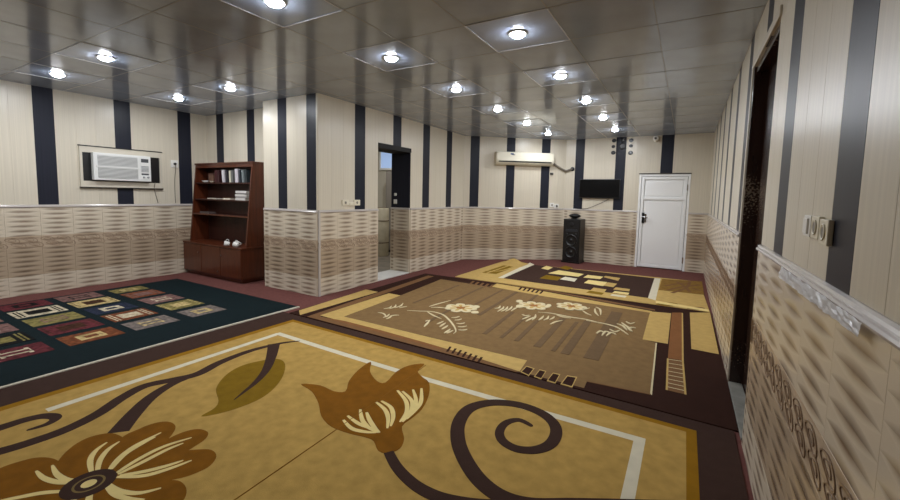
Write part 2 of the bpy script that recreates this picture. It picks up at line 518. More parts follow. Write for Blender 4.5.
c_gold = carpet('rug_gold', (174, 141, 76), .13)
c_olive = carpet('rug_olive_gold', (140, 100, 18), .08)
c_dbrown = carpet('rug_dark_brown', (60, 42, 35), .08)
c_white = carpet('rug_greyish_white', (208, 200, 176), .05)
c_rust = carpet('rug_rust', (122, 78, 16), .14)
c_cream = carpet('rug_cream', (222, 200, 134), .05)
c_leaf = carpet('rug_leaf_olive', (122, 94, 20), .10)
c_crease = carpet('rug_crease', (128, 86, 28), .05)

# --- gold rug in the foreground
q1 = [(-4.045, -.05), (.345, -.06), (.335, 2.985), (-4.03, 3.10)]
g = Rug('large gold rug with brown vines and rust flowers in the foreground', q1, c_dbrown)
bq = inset(g.q, (.26, .20, .13, .34)); g.poly('border_band', bq, c_olive, px=False)
fq = inset(bq, (.055, .055, .05, .07)); g.poly('field', fq, c_gold, px=False)
wx0, wx1, wy1 = -3.43, -.155, 2.56
g.stroke('white_line', [(wx0+.02, .86), (wx0, wy1+.02)], .06, c_white, px=False)
g.stroke('white_line', [(wx0-.02, wy1+.02), (-1.8, wy1-.02), (wx1+.03, wy1+.005)], .06, c_white, px=False)
g.stroke('white_line', [(wx1, wy1+.02), (wx1-.005, .5)], .06, c_white, px=False)
def B2(pts, s, ox, oy): return [(ox+x/s, oy+y/s) for x, y in pts]
# vines at the left
va = B2([(600, 82), (560, 87), (500, 102), (440, 125), (395, 148), (345, 160), (290, 172), (245, 195), (195, 228), (130, 260), (60, 285), (0, 303), (-60, 318)], 2, 0, 300)
g.stroke('vine', va, lambda t: .012+.075*min(1, t*3.5)**.6, c_dbrown)
vb = B2([(400, 146), (350, 165), (305, 192), (270, 225), (236, 265)], 2, 0, 300)
g.stroke('vine', vb, lambda t: .06+.05*t, c_dbrown)
g.stroke('vine', B2([(-90, 200), (-30, 182), (30, 163), (90, 144), (150, 131), (190, 131), (200, 140), (172, 158), (130, 172), (95, 182)], 3.6, 0, 380), lambda t: .085*(1-t)**.6+.012, c_dbrown)
# leaf
g.poly('leaf', B2([(402, 233), (428, 217), (437, 202), (432, 178), (450, 152), (480, 133), (520, 122), (555, 118), (570, 128), (566, 152), (548, 177), (520, 198), (480, 215), (440, 227)], 2, 0, 300), c_leaf, smooth=True, n=4)
g.stroke('leaf_vein', B2([(548, 88), (543, 112), (532, 140), (512, 164), (488, 184), (468, 200)], 2, 0, 300), lambda t: .10*(1-t)**1.1+.008, c_dbrown)
# big flower, lower left
S, OX, OY = 3.6, 0, 380
petals = [
 [(-120, 400), (-60, 350), (0, 318), (60, 297), (130, 280), (190, 283), (222, 305), (240, 350), (250, 372), (230, 397), (150, 425), (20, 440), (-80, 440)],
 [(205, 300), (250, 248), (310, 211), (380, 193), (425, 198), (445, 225), (400, 320), (330, 340), (250, 372), (212, 335)],
 [(430, 218), (500, 177), (560, 155), (608, 151), (632, 168), (615, 202), (560, 255), (430, 340), (390, 330)],
 [(560, 240), (610, 210), (660, 188), (712, 177), (748, 188), (740, 212), (700, 240), (620, 285), (430, 350), (420, 335)],
 [(600, 285), (660, 258), (710, 251), (760, 252), (779, 275), (755, 310), (700, 338), (640, 356), (560, 366), (420, 368), (430, 345)],
 [(410, 366), (520, 358), (600, 360), (650, 366), (672, 398), (655, 440), (590, 490), (480, 510), (400, 450), (380, 385)],
 [(240, 400), (330, 380), (400, 400), (440, 480), (420, 560), (330, 610), (220, 580), (190, 480)],
 [(-100, 470), (0, 430), (120, 415), (230, 400), (260, 430), (200, 520), (80, 570), (-60, 560)],
]
for p in petals: g.poly('petal', B2(p, S, OX, OY), c_rust, smooth=True, n=4)
streaks = [
 [(330, 335), (325, 290), (345, 255), (385, 225)], [(350, 335), (360, 290), (390, 250), (430, 222)],
 [(392, 325), (430, 280), (490, 235), (580, 190)], [(400, 322), (450, 268), (515, 228), (560, 205)],
 [(420, 335), (500, 285), (590, 240), (690, 208)], [(425, 340), (510, 298), (600, 252), (660, 228)],
 [(420, 350), (520, 345), (610, 320), (690, 290)], [(430, 345), (520, 330), (600, 310), (660, 290)],
 [(385, 372), (430, 400), (500, 408), (580, 390)], [(380, 375), (410, 410), (460, 428), (520, 432)],
 [(300, 365), (220, 370), (160, 355), (130, 328)], [(285, 362), (240, 360), (205, 340), (188, 308)],
 [(230, 402), (150, 408), (60, 425), (-20, 440)], [(330, 400), (320, 430), (322, 470), (330, 520)], [(290, 410), (250, 450), (220, 500), (190, 540)],
]
for st in streaks: g.stroke('petal_streak', B2(st, S, OX, OY), lambda t: .006+.021*math.sin(math.pi*min(1, .12+t*.86))**.8, c_cream)
cc = FL(88.9, 484, RT)
circ = lambda c, r, n=28, sy=1: [(c[0]+r*math.cos(2*math.pi*k/n), c[1]+r*sy*math.sin(2*math.pi*k/n)) for k in range(n)]
g.poly('flower_centre', circ(cc, .105), c_dbrown, px=False)
g.poly('flower_ring', circ(cc, .062), carpet('rug_ring', (120, 100, 60), .05), px=False)
g.poly('flower_centre', circ(cc, .052), c_dbrown, px=False)
g.poly('flower_eye', circ(cc, .030), c_cream, px=False)
# bud
S, OX, OY = 2.368, 280, 340
bud = [(50, 105), (95, 108), (128, 122), (155, 122), (163, 98), (185, 72), (215, 52), (213, 75), (230, 98), (250, 101), (275, 76), (305, 61), (342, 57), (326, 74), (337, 88), (353, 102), (352, 132), (336, 164), (312, 186), (289, 205), (294, 235), (283, 258), (255, 269), (232, 262), (222, 240), (203, 231), (165, 222), (122, 206), (98, 181), (91, 150), (75, 122)]
g.poly('flower_bud', B2(bud, S, OX, OY), c_rust, smooth=True, n=3)
for st in ([(150, 190), (170, 210), (200, 218), (228, 220)], [(160, 180), (185, 198), (210, 208), (230, 218)], [(190, 165), (195, 190), (210, 208), (232, 220)], [(205, 172), (212, 190), (225, 210), (236, 220)],
           [(228, 148), (248, 165), (256, 185), (254, 210)], [(240, 145), (262, 160), (268, 182), (262, 205)],
           [(278, 120), (298, 145), (300, 170), (284, 195)], [(290, 122), (312, 145), (310, 170), (290, 195)], [(315, 118), (322, 145), (312, 170), (292, 192)], [(335, 115), (334, 145), (322, 165), (300, 188)]):
    g.stroke('bud_streak', B2(st, S, OX, OY), lambda t: .008+.022*math.sin(math.pi*min(1, .1+t*.85)), c_cream)
g.strokes('crease', [B2([(345, 60), (250, 130), (130, 215)], S, OX, OY), B2([(130, 215), (0, 305), (-120, 388)], S, OX, OY)], .005, c_crease)
g.stroke('vine', B2([(257, 266), (278, 303), (315, 340), (355, 364), (400, 380), (470, 392), (560, 396)], S, OX, OY), lambda t: .055+.03*t, c_dbrown)
g.stroke('vine', B2([(960, 400), (830, 396), (700, 393), (600, 392), (530, 374), (478, 338), (442, 290), (422, 240), (424, 195), (450, 162), (500, 149), (560, 153), (612, 170), (645, 194), (654, 220), (640, 247), (604, 261), (560, 258), (528, 240), (520, 218), (535, 197), (566, 190), (598, 205)], S, OX, OY), lambda t: .085*(1-t)**.35+.012, c_dbrown)

# --- brown rug in the middle
c_dk = carpet('rug_espresso', (48, 26, 18), .08)
c_field = carpet('rug_taupe', (122, 96, 62), .10)
c_sand = carpet('rug_sand', (186, 156, 94), .08)
c_tan = carpet('rug_tan', (116, 84, 54), .08)
c_orange = carpet('rug_sienna', (126, 84, 50), .08)
c_bar = carpet('rug_grey_bar', (104, 83, 59), .06)
c_ivory = carpet('rug_ivory', (206, 192, 154), .05)
c_heart = carpet('rug_amber', (150, 100, 52), .08)
q2 = [(-3.94, 3.115), (.36, 3.0), (.345, 6.095), (-3.99, 6.085)]
b2 = Rug('brown patterned rug with cream flowers in the middle of the room', q2, c_dk, (2.99, 6.09))
P2 = lambda nm, pts, m: b2.poly(nm, pts, m)
P2('tan_strip', [(307, 316.6), (428, 275.5), (434, 276.3), (320, 316.5), (440, 344), (520, 371.5), (516, 372)], c_tan)
P2('sand_block', [(300, 315), (299, 310.5), (366, 289.5), (378, 292)], c_sand)
P2('field', [(344, 316.8), (400.5, 295.5), (441, 279.2), (492, 287.3), (600, 304), (650, 312), (642.5, 339.5), (656.5, 342.7), (651, 394.5), (587, 381.4), (584, 388), (519, 371.5), (527, 360.5), (430, 337)], c_field)
P2('dark_strip', [(393, 293.3), (432, 280), (440, 279.2), (400.5, 295)], c_dk)
P2('sand_block', [(320, 315.4), (389, 293.2), (400.5, 295.5), (344, 316.6), (430, 337.3), (527, 360.5), (519.5, 371.5), (470, 355.5), (430, 344)], c_sand)
P2('sienna_line', [(322, 317), (345, 321), (380, 330), (425, 342.5), (442, 347.5), (440, 349), (380, 332.5)], c_orange)
tth = []
for k in range(7):
    x = 447+k*5.2; y = 349.3+k*1.75
    tth.append([(x, y+2.5), (x+3.6, y-2.6)])
b2.strokes('comb_tooth', tth, .022, c_dk, n=2)
for qd in ([(330, 150), (348, 132), (372, 140), (355, 162)], [(378, 167), (395, 145), (415, 150), (400, 174)], [(425, 181), (443, 157), (465, 162), (450, 189)], [(475, 193), (495, 167), (525, 172), (510, 203)]):
    mx_, my_ = sum(p[0] for p in qd)/4, sum(p[1] for p in qd)/4
    P2('notch_edge', B2([(mx_+(x-mx_)*1.22, my_+(y-my_)*1.22) for x, y in qd], 3.6, 430, 330), c_sand)
    P2('notch', B2(qd, 3.6, 430, 330), c_dk)
P2('cream_edge', [(655.6, 343), (657, 343), (652, 395), (650, 394.5)], c_ivory)
P2('cream_edge', [(587, 381.0), (587.5, 381.9), (651, 395), (651, 394)], c_tan)
P2('sand_block', B2([(410, 98), (505, 106), (490, 245), (375, 225)], 4.545, 560, 290), c_sand)
P2('sienna_strip', B2([(508, 103), (555, 103), (558, 320), (490, 310)], 4.545, 560, 290), c_orange)
P2('ladder', B2([(490, 312), (558, 322), (570, 475), (485, 455)], 4.545, 560, 290), c_tan)
for k in range(8):
    t = (k+.15)/8
    a = (490-5*t, 312+143*t); b = (558+12*t, 322+153*t)
    b2.stroke('rung', B2([a, b], 4.545, 560, 290), .010, c_ivory, n=2)
b2.strokes('ladder_rail', [B2([(490, 312), (485, 455)], 4.545, 560, 290), B2([(558, 322), (570, 475)], 4.545, 560, 290), B2([(556, 105), (558, 322)], 4.545, 560, 290)], .014, c_sand, n=2)
P2('sand_block', B2([(590, 103), (682, 103), (722, 292), (597, 268)], 4.545, 560, 290), c_sand)
P2('sand_block', [(490.5, 286.6), (497, 283.6), (545, 291.6), (600, 302), (652, 311.3), (652, 313), (600, 305), (545, 296.6)], c_sand)
P2('tan_line', [(497, 281.8), (545, 289), (600, 299.5), (655, 309.5), (655, 310.8), (600, 301.3), (545, 290.6), (497, 283)], c_tan)
for k in range(6):
    x = 519+k*4.2; y = 288.6+k*.75
    b2.stroke('comb_tooth', [(x, y+1.5), (x+2.8, y-1.3)], .03, c_dk, n=2)
for k in range(5):
    x = 470+k*4.9; y = 282.3+k*.9
    b2.stroke('comb_tooth', [(x, y+1.9), (x+3.6, y-1.1)], .04, c_tan, n=2)
# slanting grey bars woven into the field
for a, b_, w_ in [((-1.71, 3.73), (-1.76, 4.65), .05), ((-1.52, 3.72), (-1.56, 4.6), .04), ((-1.36, 3.72), (-1.4, 4.5), .05), ((-3.0, 4.3), (-3.03, 5.6), .035), ((-2.62, 4.6), (-2.66, 5.7), .04),
                ((-2.3, 4.7), (-2.33, 5.7), .035), ((-2.05, 4.3), (-2.1, 5.7), .05), ((-1.75, 5.0), (-1.79, 5.7), .04), ((-1.14, 3.68), (-1.17, 4.75), .07), ((-.98, 3.66), (-1.0, 4.7), .04), ((-.87, 3.65), (-.90, 4.8), .08),
                ((-.645, 3.66), (-.67, 5.4), .13), ((-2.4, 3.7), (-2.45, 4.3), .04)]:
    b2.stroke('woven_bar', [a, b_], w_, c_bar, px=False, n=2)
sB, oB = 7.69, (370, 280)
leaf_w = lambda t: .005+.020*math.sin(math.pi*min(1, .05+.95*t))
def floral(s, o, sprigs, petals_, hearts, blossoms=()):
    for p in sprigs: b2.stroke('leaf_sprig', B2(p, s, *o), leaf_w, c_ivory, n=4)
    for (x, y, r_) in blossoms:
        c_ = b2.fl((o[0]+x/s, o[1]+y/s))
        for k in range(7):
            a = 2*math.pi*k/7+.3; d_ = Vector((math.cos(a), math.sin(a))); e_ = Vector((-d_.y, d_.x)); pc = c_+d_*r_*.62
            b2.poly('flower_petal', [pc+d_*r_*.42*math.cos(q)+e_*r_*.30*math.sin(q)*(1+.25*math.cos(q)) for q in [2*math.pi*j/14 for j in range(14)]], c_ivory, px=False)
            b2.poly('petal_inlay', [pc-d_*r_*.10+d_*r_*.24*math.cos(q)+e_*r_*.12*math.sin(q) for q in [2*math.pi*j/10 for j in range(10)]], c_sand, px=False)  # sand-coloured inlay woven into each petal
        b2.poly('flower_heart', [c_+Vector((math.cos(q), math.sin(q)))*r_*(.34 if j % 2 else .26) for j, q in enumerate([2*math.pi*j/16 for j in range(16)])], c_heart, px=False)
    for (x, y, rx, ry) in petals_: b2.poly('flower_petal', [(o[0]+(x+.85*rx*math.cos(a))/s, o[1]+(y+.8*ry*math.sin(a))/s) for a in [2*math.pi*k/12 for k in range(12)]], c_ivory)
    for (x, y, rx, ry, m) in hearts: b2.poly('flower_heart', [(o[0]+(x+rx*math.cos(a))/s, o[1]+(y+ry*math.sin(a))/s) for a in [2*math.pi*k/12 for k in range(12)]], m)
floral(sB, oB,
  [[(105, 222), (150, 215), (165, 200)], [(150, 222), (190, 208), (200, 190)], [(190, 215), (235, 200), (255, 178)], [(225, 215), (260, 208), (285, 205)], [(60, 250), (105, 260), (125, 285)], [(100, 290), (130, 280), (150, 262)], [(125, 300), (150, 290), (170, 272)], [(150, 280), (190, 272), (225, 272)],
   [(285, 235), (380, 240), (480, 245), (560, 268), (610, 310), (645, 355), (660, 395), (640, 415)], [(440, 245), (490, 275), (550, 300)], [(455, 205), (520, 185), (620, 158)], [(470, 212), (530, 212), (585, 218)],
   [(415, 362), (440, 335), (462, 308)], [(425, 320), (445, 312), (462, 318)], [(515, 340), (540, 330), (565, 318)], [(535, 362), (560, 345), (582, 330)], [(552, 380), (578, 365), (600, 350)], [(570, 410), (595, 395), (618, 378)], [(590, 412), (615, 400), (640, 388)],
   [(625, 290), (660, 290), (690, 280)], [(650, 310), (680, 308), (705, 300)], [(665, 335), (700, 338), (730, 330)], [(675, 360), (710, 362), (745, 355)], [(680, 385), (715, 388), (748, 380)]],
  [(600, 212, 18, 24), (815, 208, 34, 14), (806, 250, 36, 13)], [], [(698, 216, .20)])
sC, oC = 6.923, (470, 285)
floral(sC, oC,
  [[(170, 165), (200, 160), (210, 145)], [(190, 185), (225, 165), (235, 150)], [(215, 185), (250, 168), (262, 150)], [(245, 185), (280, 165), (292, 148)], [(285, 182), (310, 165), (330, 155)],
   [(360, 205), (385, 215), (410, 210)], [(360, 240), (390, 228), (420, 215)], [(385, 255), (412, 240), (440, 225)], [(430, 245), (450, 225), (455, 205)], [(475, 245), (495, 232), (510, 215)], [(510, 245), (535, 235), (545, 215)], [(550, 242), (572, 232), (585, 220)],
   [(470, 190), (540, 195), (600, 205), (700, 225), (800, 240), (900, 265), (960, 278)], [(600, 210), (640, 222), (700, 232)], [(555, 275), (590, 258), (640, 248)],
   [(780, 180), (810, 200), (840, 212)], [(760, 175), (800, 168), (830, 160)], [(865, 165), (868, 190), (890, 215)], [(870, 155), (900, 170), (905, 210)]],
  [(342, 115, 28, 11), (345, 150, 32, 14), (545, 145, 22, 12)], [], [(440, 145, .20), (700, 150, .19)])
sD, oD = 4.545, (560, 290)
floral(sD, oD,
  [[(120, 140), (200, 155), (260, 172), (310, 205)], [(165, 200), (185, 188), (205, 200)], [(190, 210), (208, 190), (230, 200)], [(210, 212), (232, 195), (255, 205)], [(225, 180), (250, 192), (270, 185)], [(258, 155), (285, 165), (305, 185)], [(280, 150), (300, 165), (325, 180)], [(300, 145), (320, 155), (340, 150)], [(305, 175), (325, 172), (345, 175)], [(300, 165), (320, 185), (330, 190)]], [], [])

# --- far rug by the white door
q3 = [(-3.42, 6.16), (.335, 6.115), (.27, 8.34), (-3.40, 8.22)]
r3 = Rug('smaller gold and brown rug by the white door and loudspeaker', q3, c_sand, (6.125, 9))
P3 = lambda nm, pts, m: r3.poly(nm, pts, m)
P3('field', [(503, 278.2), (534, 264.8), (654.5, 278.2), (648, 298)], c_dbrown)
P3('white_stripe', [(498, 277.8), (503.4, 278.2), (534.4, 264.6), (530, 262.6)], c_white)
P3('white_stripe', [(654.5, 278.2), (660.5, 278.6), (655.6, 300.4), (648, 298)], c_white)
P3('rust_block', [(662, 279), (702, 281.5), (704.2, 294.9), (658.5, 290)], carpet('rug_bronze', (128, 96, 44), .2))
P3('olive_block', [(482, 272.5), (508, 264), (522, 264.5), (496, 274)], c_leaf)
P3('olive_block', [(463, 275.6), (476, 273.0), (479, 275.6), (470, 277.2)], c_sand)
r3.poly('oval', [(667+11.2*math.cos(a), 304.6+2.2*math.sin(a)) for a in [k*math.pi/9 for k in range(18)]], c_leaf)
r3.poly('oval', [(696+9*math.cos(a), 308.6+1.6*math.sin(a)) for a in [k*math.pi/9 for k in range(18)]], c_tan)
P3('white_edge', [(655.5, 300.6), (708.5, 309.5), (709.5, 312.3), (656, 303)], c_cream)
sF, oF, oG = 6.43, (450, 250), (580, 255)
for o_, qd, m in [(oF, [(585, 118), (620, 102), (662, 113), (630, 128)], c_cream), (oF, [(700, 115), (740, 101), (792, 115), (755, 128)], c_leaf), (oF, [(630, 150), (700, 130), (862, 155), (825, 172)], c_cream),
                  (oF, [(575, 182), (620, 160), (720, 175), (690, 197)], c_leaf), (oF, [(705, 188), (740, 172), (818, 185), (800, 204)], c_white), (oG, [(20, 145), (50, 128), (150, 140), (130, 155)], c_cream), (oG, [(150, 142), (165, 135), (258, 148), (245, 166)], c_sand),
                  (oG, [(25, 180), (55, 160), (175, 175), (150, 200)], c_cream), (oG, [(150, 197), (178, 176), (238, 185), (215, 207)], c_sand), (oG, [(65, 228), (88, 210), (170, 222), (155, 240)], c_sand), (oG, [(40, 242), (62, 230), (155, 244), (140, 256)], c_leaf),
                  (oG, [(213, 222), (230, 208), (322, 220), (316, 234)], c_sand), (oG, [(208, 243), (224, 232), (316, 244), (310, 257)], c_cream), (oG, [(195, 260), (205, 252), (300, 264), (290, 274)], c_white)]:
    P3('woven_patch', B2(qd, sF, *o_), m)
for st in ([(665, 286), (676, 284), (688, 283)], [(668, 290), (682, 287), (700, 285)], [(676, 281.5), (684, 286), (690, 292)], [(690, 281.5), (686, 288), (672, 293)], [(692, 288), (698, 290), (702, 291)]):
    r3.stroke('twig', st, .05, c_tan, n=4)
for st in ([(484, 274), (496, 270), (508, 266)], [(486, 271), (500, 271), (514, 267)], [(470, 276.6), (476, 275.4), (480, 275)]):
    r3.stroke('twig', st, .04, c_sand, n=4)
# raised, buckled far-left corner of that rug
mb = MB(); n = 10
vv = [[None]*(n+1) for _ in range(n+1)]
for i in range(n+1):
    for j in range(n+1):
        x, y = -3.42+.62*i/n, 7.72+.56*j/n
        hgt = RT+.006+.13*math.exp(-(((x+3.12)/.13)**2+((y-8.13)/.11)**2))+.02*math.exp(-((x+3.12)/.2)**2)*math.sin(i)
        vv[i][j] = mb.bm.verts.new((x+.02, y, max(hgt, RT+.002) if 0 < i < n and 0 < j else RT*.5))
for i in range(n):
    for j in range(n): mb.bm.faces.new((vv[i][j], vv[i+1][j], vv[i+1][j+1], vv[i][j+1]))
mb.build('buckled_corner', c_sand, r3.o, smooth=True, world=True)

# --- dark green rug with coloured panels, left
c_teal = carpet('rug_dark_teal', (15, 28, 31), .12)
q4 = [(-6.93, -.9), (-4.10, -.9), (-4.085, 3.35), (-6.93, 3.35)]
t4 = Rug('dark teal rug with rows of small patterned panels by the left wall', q4, c_teal)
mb = MB()
mb.ribbon([Vector((-4.070, -.9)), Vector((-4.066, 1.0)), Vector((-4.075, 2.2)), Vector((-4.06, 3.35))], lambda t: .032, .0, RT+.003)
mb.build('pale_edge', carpet('rug_fringe', (196, 188, 170), .12), t4.o, world=True)
c_black = carpet('rug_black', (18, 18, 18), .5, 26); c_mauve = carpet('rug_mauve', (110, 82, 76), .5, 26); c_pale = carpet('rug_pale', (178, 166, 140), .5, 26)
c_yel = carpet('rug_straw', (172, 152, 104), .5, 26); c_red = carpet('rug_crimson', (86, 38, 42), .5, 26); c_br = carpet('rug_brick', (106, 60, 36), .5, 26)
c_ol = carpet('rug_moss', (116, 106, 62), .5, 26); c_navy = carpet('rug_navy', (36, 42, 58), .5, 26); c_gry = carpet('rug_grey', (108, 98, 92), .5, 26); c_dbr = carpet('rug_choc', (58, 36, 24), .5, 26)
cols = [(-6.88, -6.53), (-6.44, -6.07), (-5.955, -5.59), (-5.495, -5.12), (-5.0, -4.655)]
rows = [(2.40, 2.79), (1.86, 2.27), (1.35, 1.77), (.84, 1.25), (.33, .74), (-.18, .23)]
base = {0: [c_ol, c_br, c_mauve, c_ol, c_gry], 1: [c_mauve, c_yel, c_navy, c_br, c_gry], 2: [c_red, c_pale, c_ol, c_red, c_br], 3: [c_br, c_mauve, c_mauve, c_black, c_red], 4: [c_gry, c_ol, c_yel, c_mauve, c_br], 5: [c_ol, c_red, c_navy, c_pale, c_gry]}
inn = {0: [c_yel, c_mauve, c_pale, c_yel, c_yel], 1: [c_black, c_dbr, c_pale, c_pale, c_yel], 2: [c_black, c_black, c_mauve, c_dbr, c_yel], 3: [c_dbr, c_yel, c_pale, c_ol, c_pale], 4: [c_pale, c_black, c_dbr, c_yel, c_navy], 5: [c_black, c_pale, c_yel, c_navy, c_red]}
for r_, (ya, yb) in enumerate(rows):
    for c_, (xa, xb) in enumerate(cols):
        if r_ == 0 and c_ == 0: xa += .08
        p = t4.poly('patterned_panel', [(xa, ya), (xb, ya), (xb, yb), (xa, yb)], base[r_][c_], px=False)
        cxm, cym = (xa+xb)/2, (ya+yb)/2; hx, hy = (xb-xa)*.26, (yb-ya)*.24
        z = t4.top(); sty = (r_*2+c_) % 4
        def sub(nm, polys, m):
            k = MB()
            for q in polys: k.prism(q, RT*.5, z+.00003*(1 if nm != 'panel_centre' else 0))
            o = k.build(nm, m, None)
            if len(polys) > 1: o['kind'] = 'stuff'
            o.data.transform(Matrix.Translation(-t4.o.location)); o.parent = p
        rect = lambda x0, x1, y0, y1: [(x0, y0), (x1, y0), (x1, y1), (x0, y1)]
        sub('panel_centre', [rect(cxm-hx, cxm+hx, cym-hy, cym+hy)], inn[r_][c_])
        other = base[r_][c_] if sty % 2 else inn[r_][c_]
        if sty == 0: ps = [rect(cxm-.04, cxm+.04, cym-.05, cym+.05)]; other = base[r_][c_]
        elif sty == 1: ps = [rect(xa+.03, xb-.03, ya+.03+.03*k, ya+.045+.03*k) for k in range(2)]+[rect(xa+.03, xb-.03, yb-.045-.03*k, yb-.03-.03*k) for k in range(2)]; other = inn[r_][c_]
        elif sty == 2: ps = [rect(cxm-.09, cxm-.06, cym-.07, cym+.07), rect(cxm+.06, cxm+.09, cym-.07, cym+.07), rect(cxm-.03, cxm+.03, cym-.09, cym+.09)]; other = base[r_][c_]
        else: ps = [rect(xa+.02+.055*k, xa+.045+.055*k, ya+.015, ya+.04) for k in range(6)]+[rect(xa+.02+.055*k, xa+.045+.055*k, yb-.04, yb-.015) for k in range(6)]; other = inn[r_][c_]
        sub('panel_pattern', ps, other)

# ------------------------------------------------------------------ bookcase
bx0, bx1, byb = -7.395, -5.77, 4.125
BF = 3.695
bc = thing('bookcase', 'reddish brown wooden bookcase with three cupboard doors in the left corner', 'bookcase', ((bx0+bx1)/2, 3.93, 0))
def bpart(nm, fn, m=m_wood): k = MB(); fn(k); return k.build(nm, m, bc, world=True)
bpart('plinth', lambda k: k.box(bx0+.04, bx1-.04, BF+.05, byb, .012, .07))
bpart('base_body', lambda k: k.box(bx0, bx1, BF+.02, byb, .06, .53, .004))
bpart('base_top', lambda k: k.box(bx0-.0, bx1+.01, BF-.005, byb, .53, .555, .004))
dw = (bx1-bx0)/3
for i in range(3):
    d = bpart('cupboard_door', lambda k: k.box(bx0+dw*i+.006, bx0+dw*(i+1)-.006, BF, BF+.02, .075, .522, .004))
    k = MB(); k.lathe([(.004, 0), (.010, -.012), (.011, -.022), (.004, -.026)], c=(bx0+dw*(i+(.9 if i < 2 else .1)), BF, .14 if i == 1 else .40), axis='y', seg=12)
    o = k.build('knob', m_chrome, None, smooth=True); o.data.transform(Matrix.Translation(-bc.location)); o.parent = d
zt = 1.855
def fy(z): return 3.80+.13*(z-.555)/(zt-.555)
for x in (bx0+.03, bx1-.03):
    bpart('side_panel', lambda k: k.poly_extrude([(fy(.555), .555), (byb, .555), (byb, zt), (fy(zt), zt)], 'x', x-.014, x+.014))
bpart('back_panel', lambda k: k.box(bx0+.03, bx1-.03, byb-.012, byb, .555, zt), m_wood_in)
bpart('top_board', lambda k: k.box(bx0+.005, bx1-.005, fy(zt)-.012, byb, zt, zt+.025, .004))
bpart('top_rail', lambda k: k.box(bx0+.045, bx1-.045, fy(zt)+.0, fy(zt)+.018, zt-.055, zt-.0))
SH = [1.03, 1.275, 1.555]
for z in SH:
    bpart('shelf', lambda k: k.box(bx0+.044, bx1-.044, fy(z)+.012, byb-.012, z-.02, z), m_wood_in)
bpart('glass_rail', lambda k: k.box(bx0+.044, bx1-.044, fy(1.0)+.0, fy(1.0)+.008, 1.01, 1.03), m_wood)
# items on the shelves
paper = mat('paper', (222, 216, 200), .8)
def book(x, w_, h_, d_, rgb, lean, label, z=SH[2], y=None):
    y = y or fy(z)+.03
    t = thing('book', label, 'book', (x, y, z+w_/2*abs(math.sin(lean))+.0003), group='books in the bookcase'); t.rotation_euler = (0, lean, 0)
    m = mat('cover_%d_%d_%d' % rgb, rgb, .5)
    MB().box(-w_/2, -w_/2+.003, 0, d_, 0, h_).build('cover', m, t); MB().box(w_/2-.003, w_/2, 0, d_, 0, h_).build('cover', m, t)
    MB().box(-w_/2, w_/2, -.003, .001, 0, h_, .001).build('spine', m, t)
    MB().box(-w_/2+.003, w_/2-.003, .001, d_-.006, .004, h_-.005).build('pages', paper, t)
book(-6.79, .03, .20, .15, (70, 26, 30), 0, 'dark maroon book on the top shelf, left of the tall books')
book(-6.745, .035, .205, .15, (60, 22, 26), 0, 'dark maroon book touching the first white spined book')
book(-6.70, .04, .20, .15, (52, 20, 24), 0, 'dark maroon thick book in the middle of the top shelf')
book(-6.56, .055, .20, .15, (214, 210, 214), -.10, 'white spined book leaning left on the top shelf')
book(-6.47, .05, .20, .15, (40, 40, 48), -.06, 'black book between two white spined books')
book(-6.375, .04, .19, .15, (216, 212, 190), -.05, 'ivory spined book in the centre right of the top shelf')
book(-6.315, .04, .195, .15, (110, 112, 110), -.05, 'grey spined book beside the ivory one')
book(-6.20, .075, .215, .16, (206, 200, 206), -.03, 'wide pale lilac book, tallest on the top shelf')
book(-6.115, .04, .20, .15, (50, 56, 64), -.06, 'dark slate book right of the tallest book')
book(-6.03, .05, .195, .15, (120, 128, 130), -.08, 'grey blue book near the right end of the top shelf')
book(-5.95, .04, .20, .15, (46, 54, 58), -.08, 'dark book at the right end of the top shelf')
def lathe_thing(nm, label, cat, loc, prof, m):
    t = thing(nm, label, cat, loc); return t
t = thing('box', 'small brown box standing left on the top shelf', 'box', (-6.98, fy(SH[2])+.09, SH[2]+.0004))
MB().box(-.065, .065, -.03, .03, 0, .15, .003).build('carton', mat('brown_card', (104, 74, 58), .7), t)
MB().box(-.066, .066, -.031, .031, .12, .152, .002).build('carton_lid', mat('brown_card_lid', (92, 62, 50), .7), t)
t = thing('dish', 'small white dish at the left end of the top shelf', 'dish', (-7.16, fy(SH[2])+.08, SH[2]+.0004))
MB().lathe([(.03, 0), (.035, .006), (.07, .03), (.066, .03), (.03, .012), (.002, .010)], seg=20).build('bowl', m_white, t, smooth=True)
t = thing('dish', 'small pale dish in front of the brown box', 'dish', (-6.9, fy(SH[2])+.035, SH[2]+.0004))
MB().lathe([(.02, 0), (.022, .006), (.045, .022), (.042, .022), (.02, .01), (.002, .008)], seg=20).build('bowl', m_offwhite, t, smooth=True)
zz = SH[1]+.0004
for i, (h_, rgb, lb) in enumerate([(.035, (214, 210, 204), 'bottom white book of the flat stack on the second shelf'), (.028, (150, 146, 142), 'grey book second from the bottom of the flat stack'), (.03, (220, 216, 210), 'white book third from the bottom of the flat stack'), (.02, (120, 116, 112), 'thin grey book near the top of the flat stack'), (.034, (222, 218, 214), 'topmost white book of the flat stack on the second shelf')]):
    t = thing('book', lb, 'book', (-6.07+.006*(i % 2), fy(zz)+.13, zz), .05*(i % 3-1), group='books in the bookcase')
    m = mat('cover_%d_%d_%d' % rgb, rgb, .5)
    MB().box(-.14, .14, -.1, .1, 0, .004).build('cover', m, t); MB().box(-.14, .14, -.1, .1, h_-.004, h_).build('cover', m, t)
    MB().box(-.135, .138, -.094, .094, .004, h_-.004).build('pages', paper, t); MB().box(-.14, .14, -.103, -.1, 0, h_).build('spine', m, t)
    zz += h_+.0004
t = thing('book', 'small tan notebook lying on the second shelf', 'book', (-6.44, fy(SH[1])+.08, SH[1]+.0004), .1)
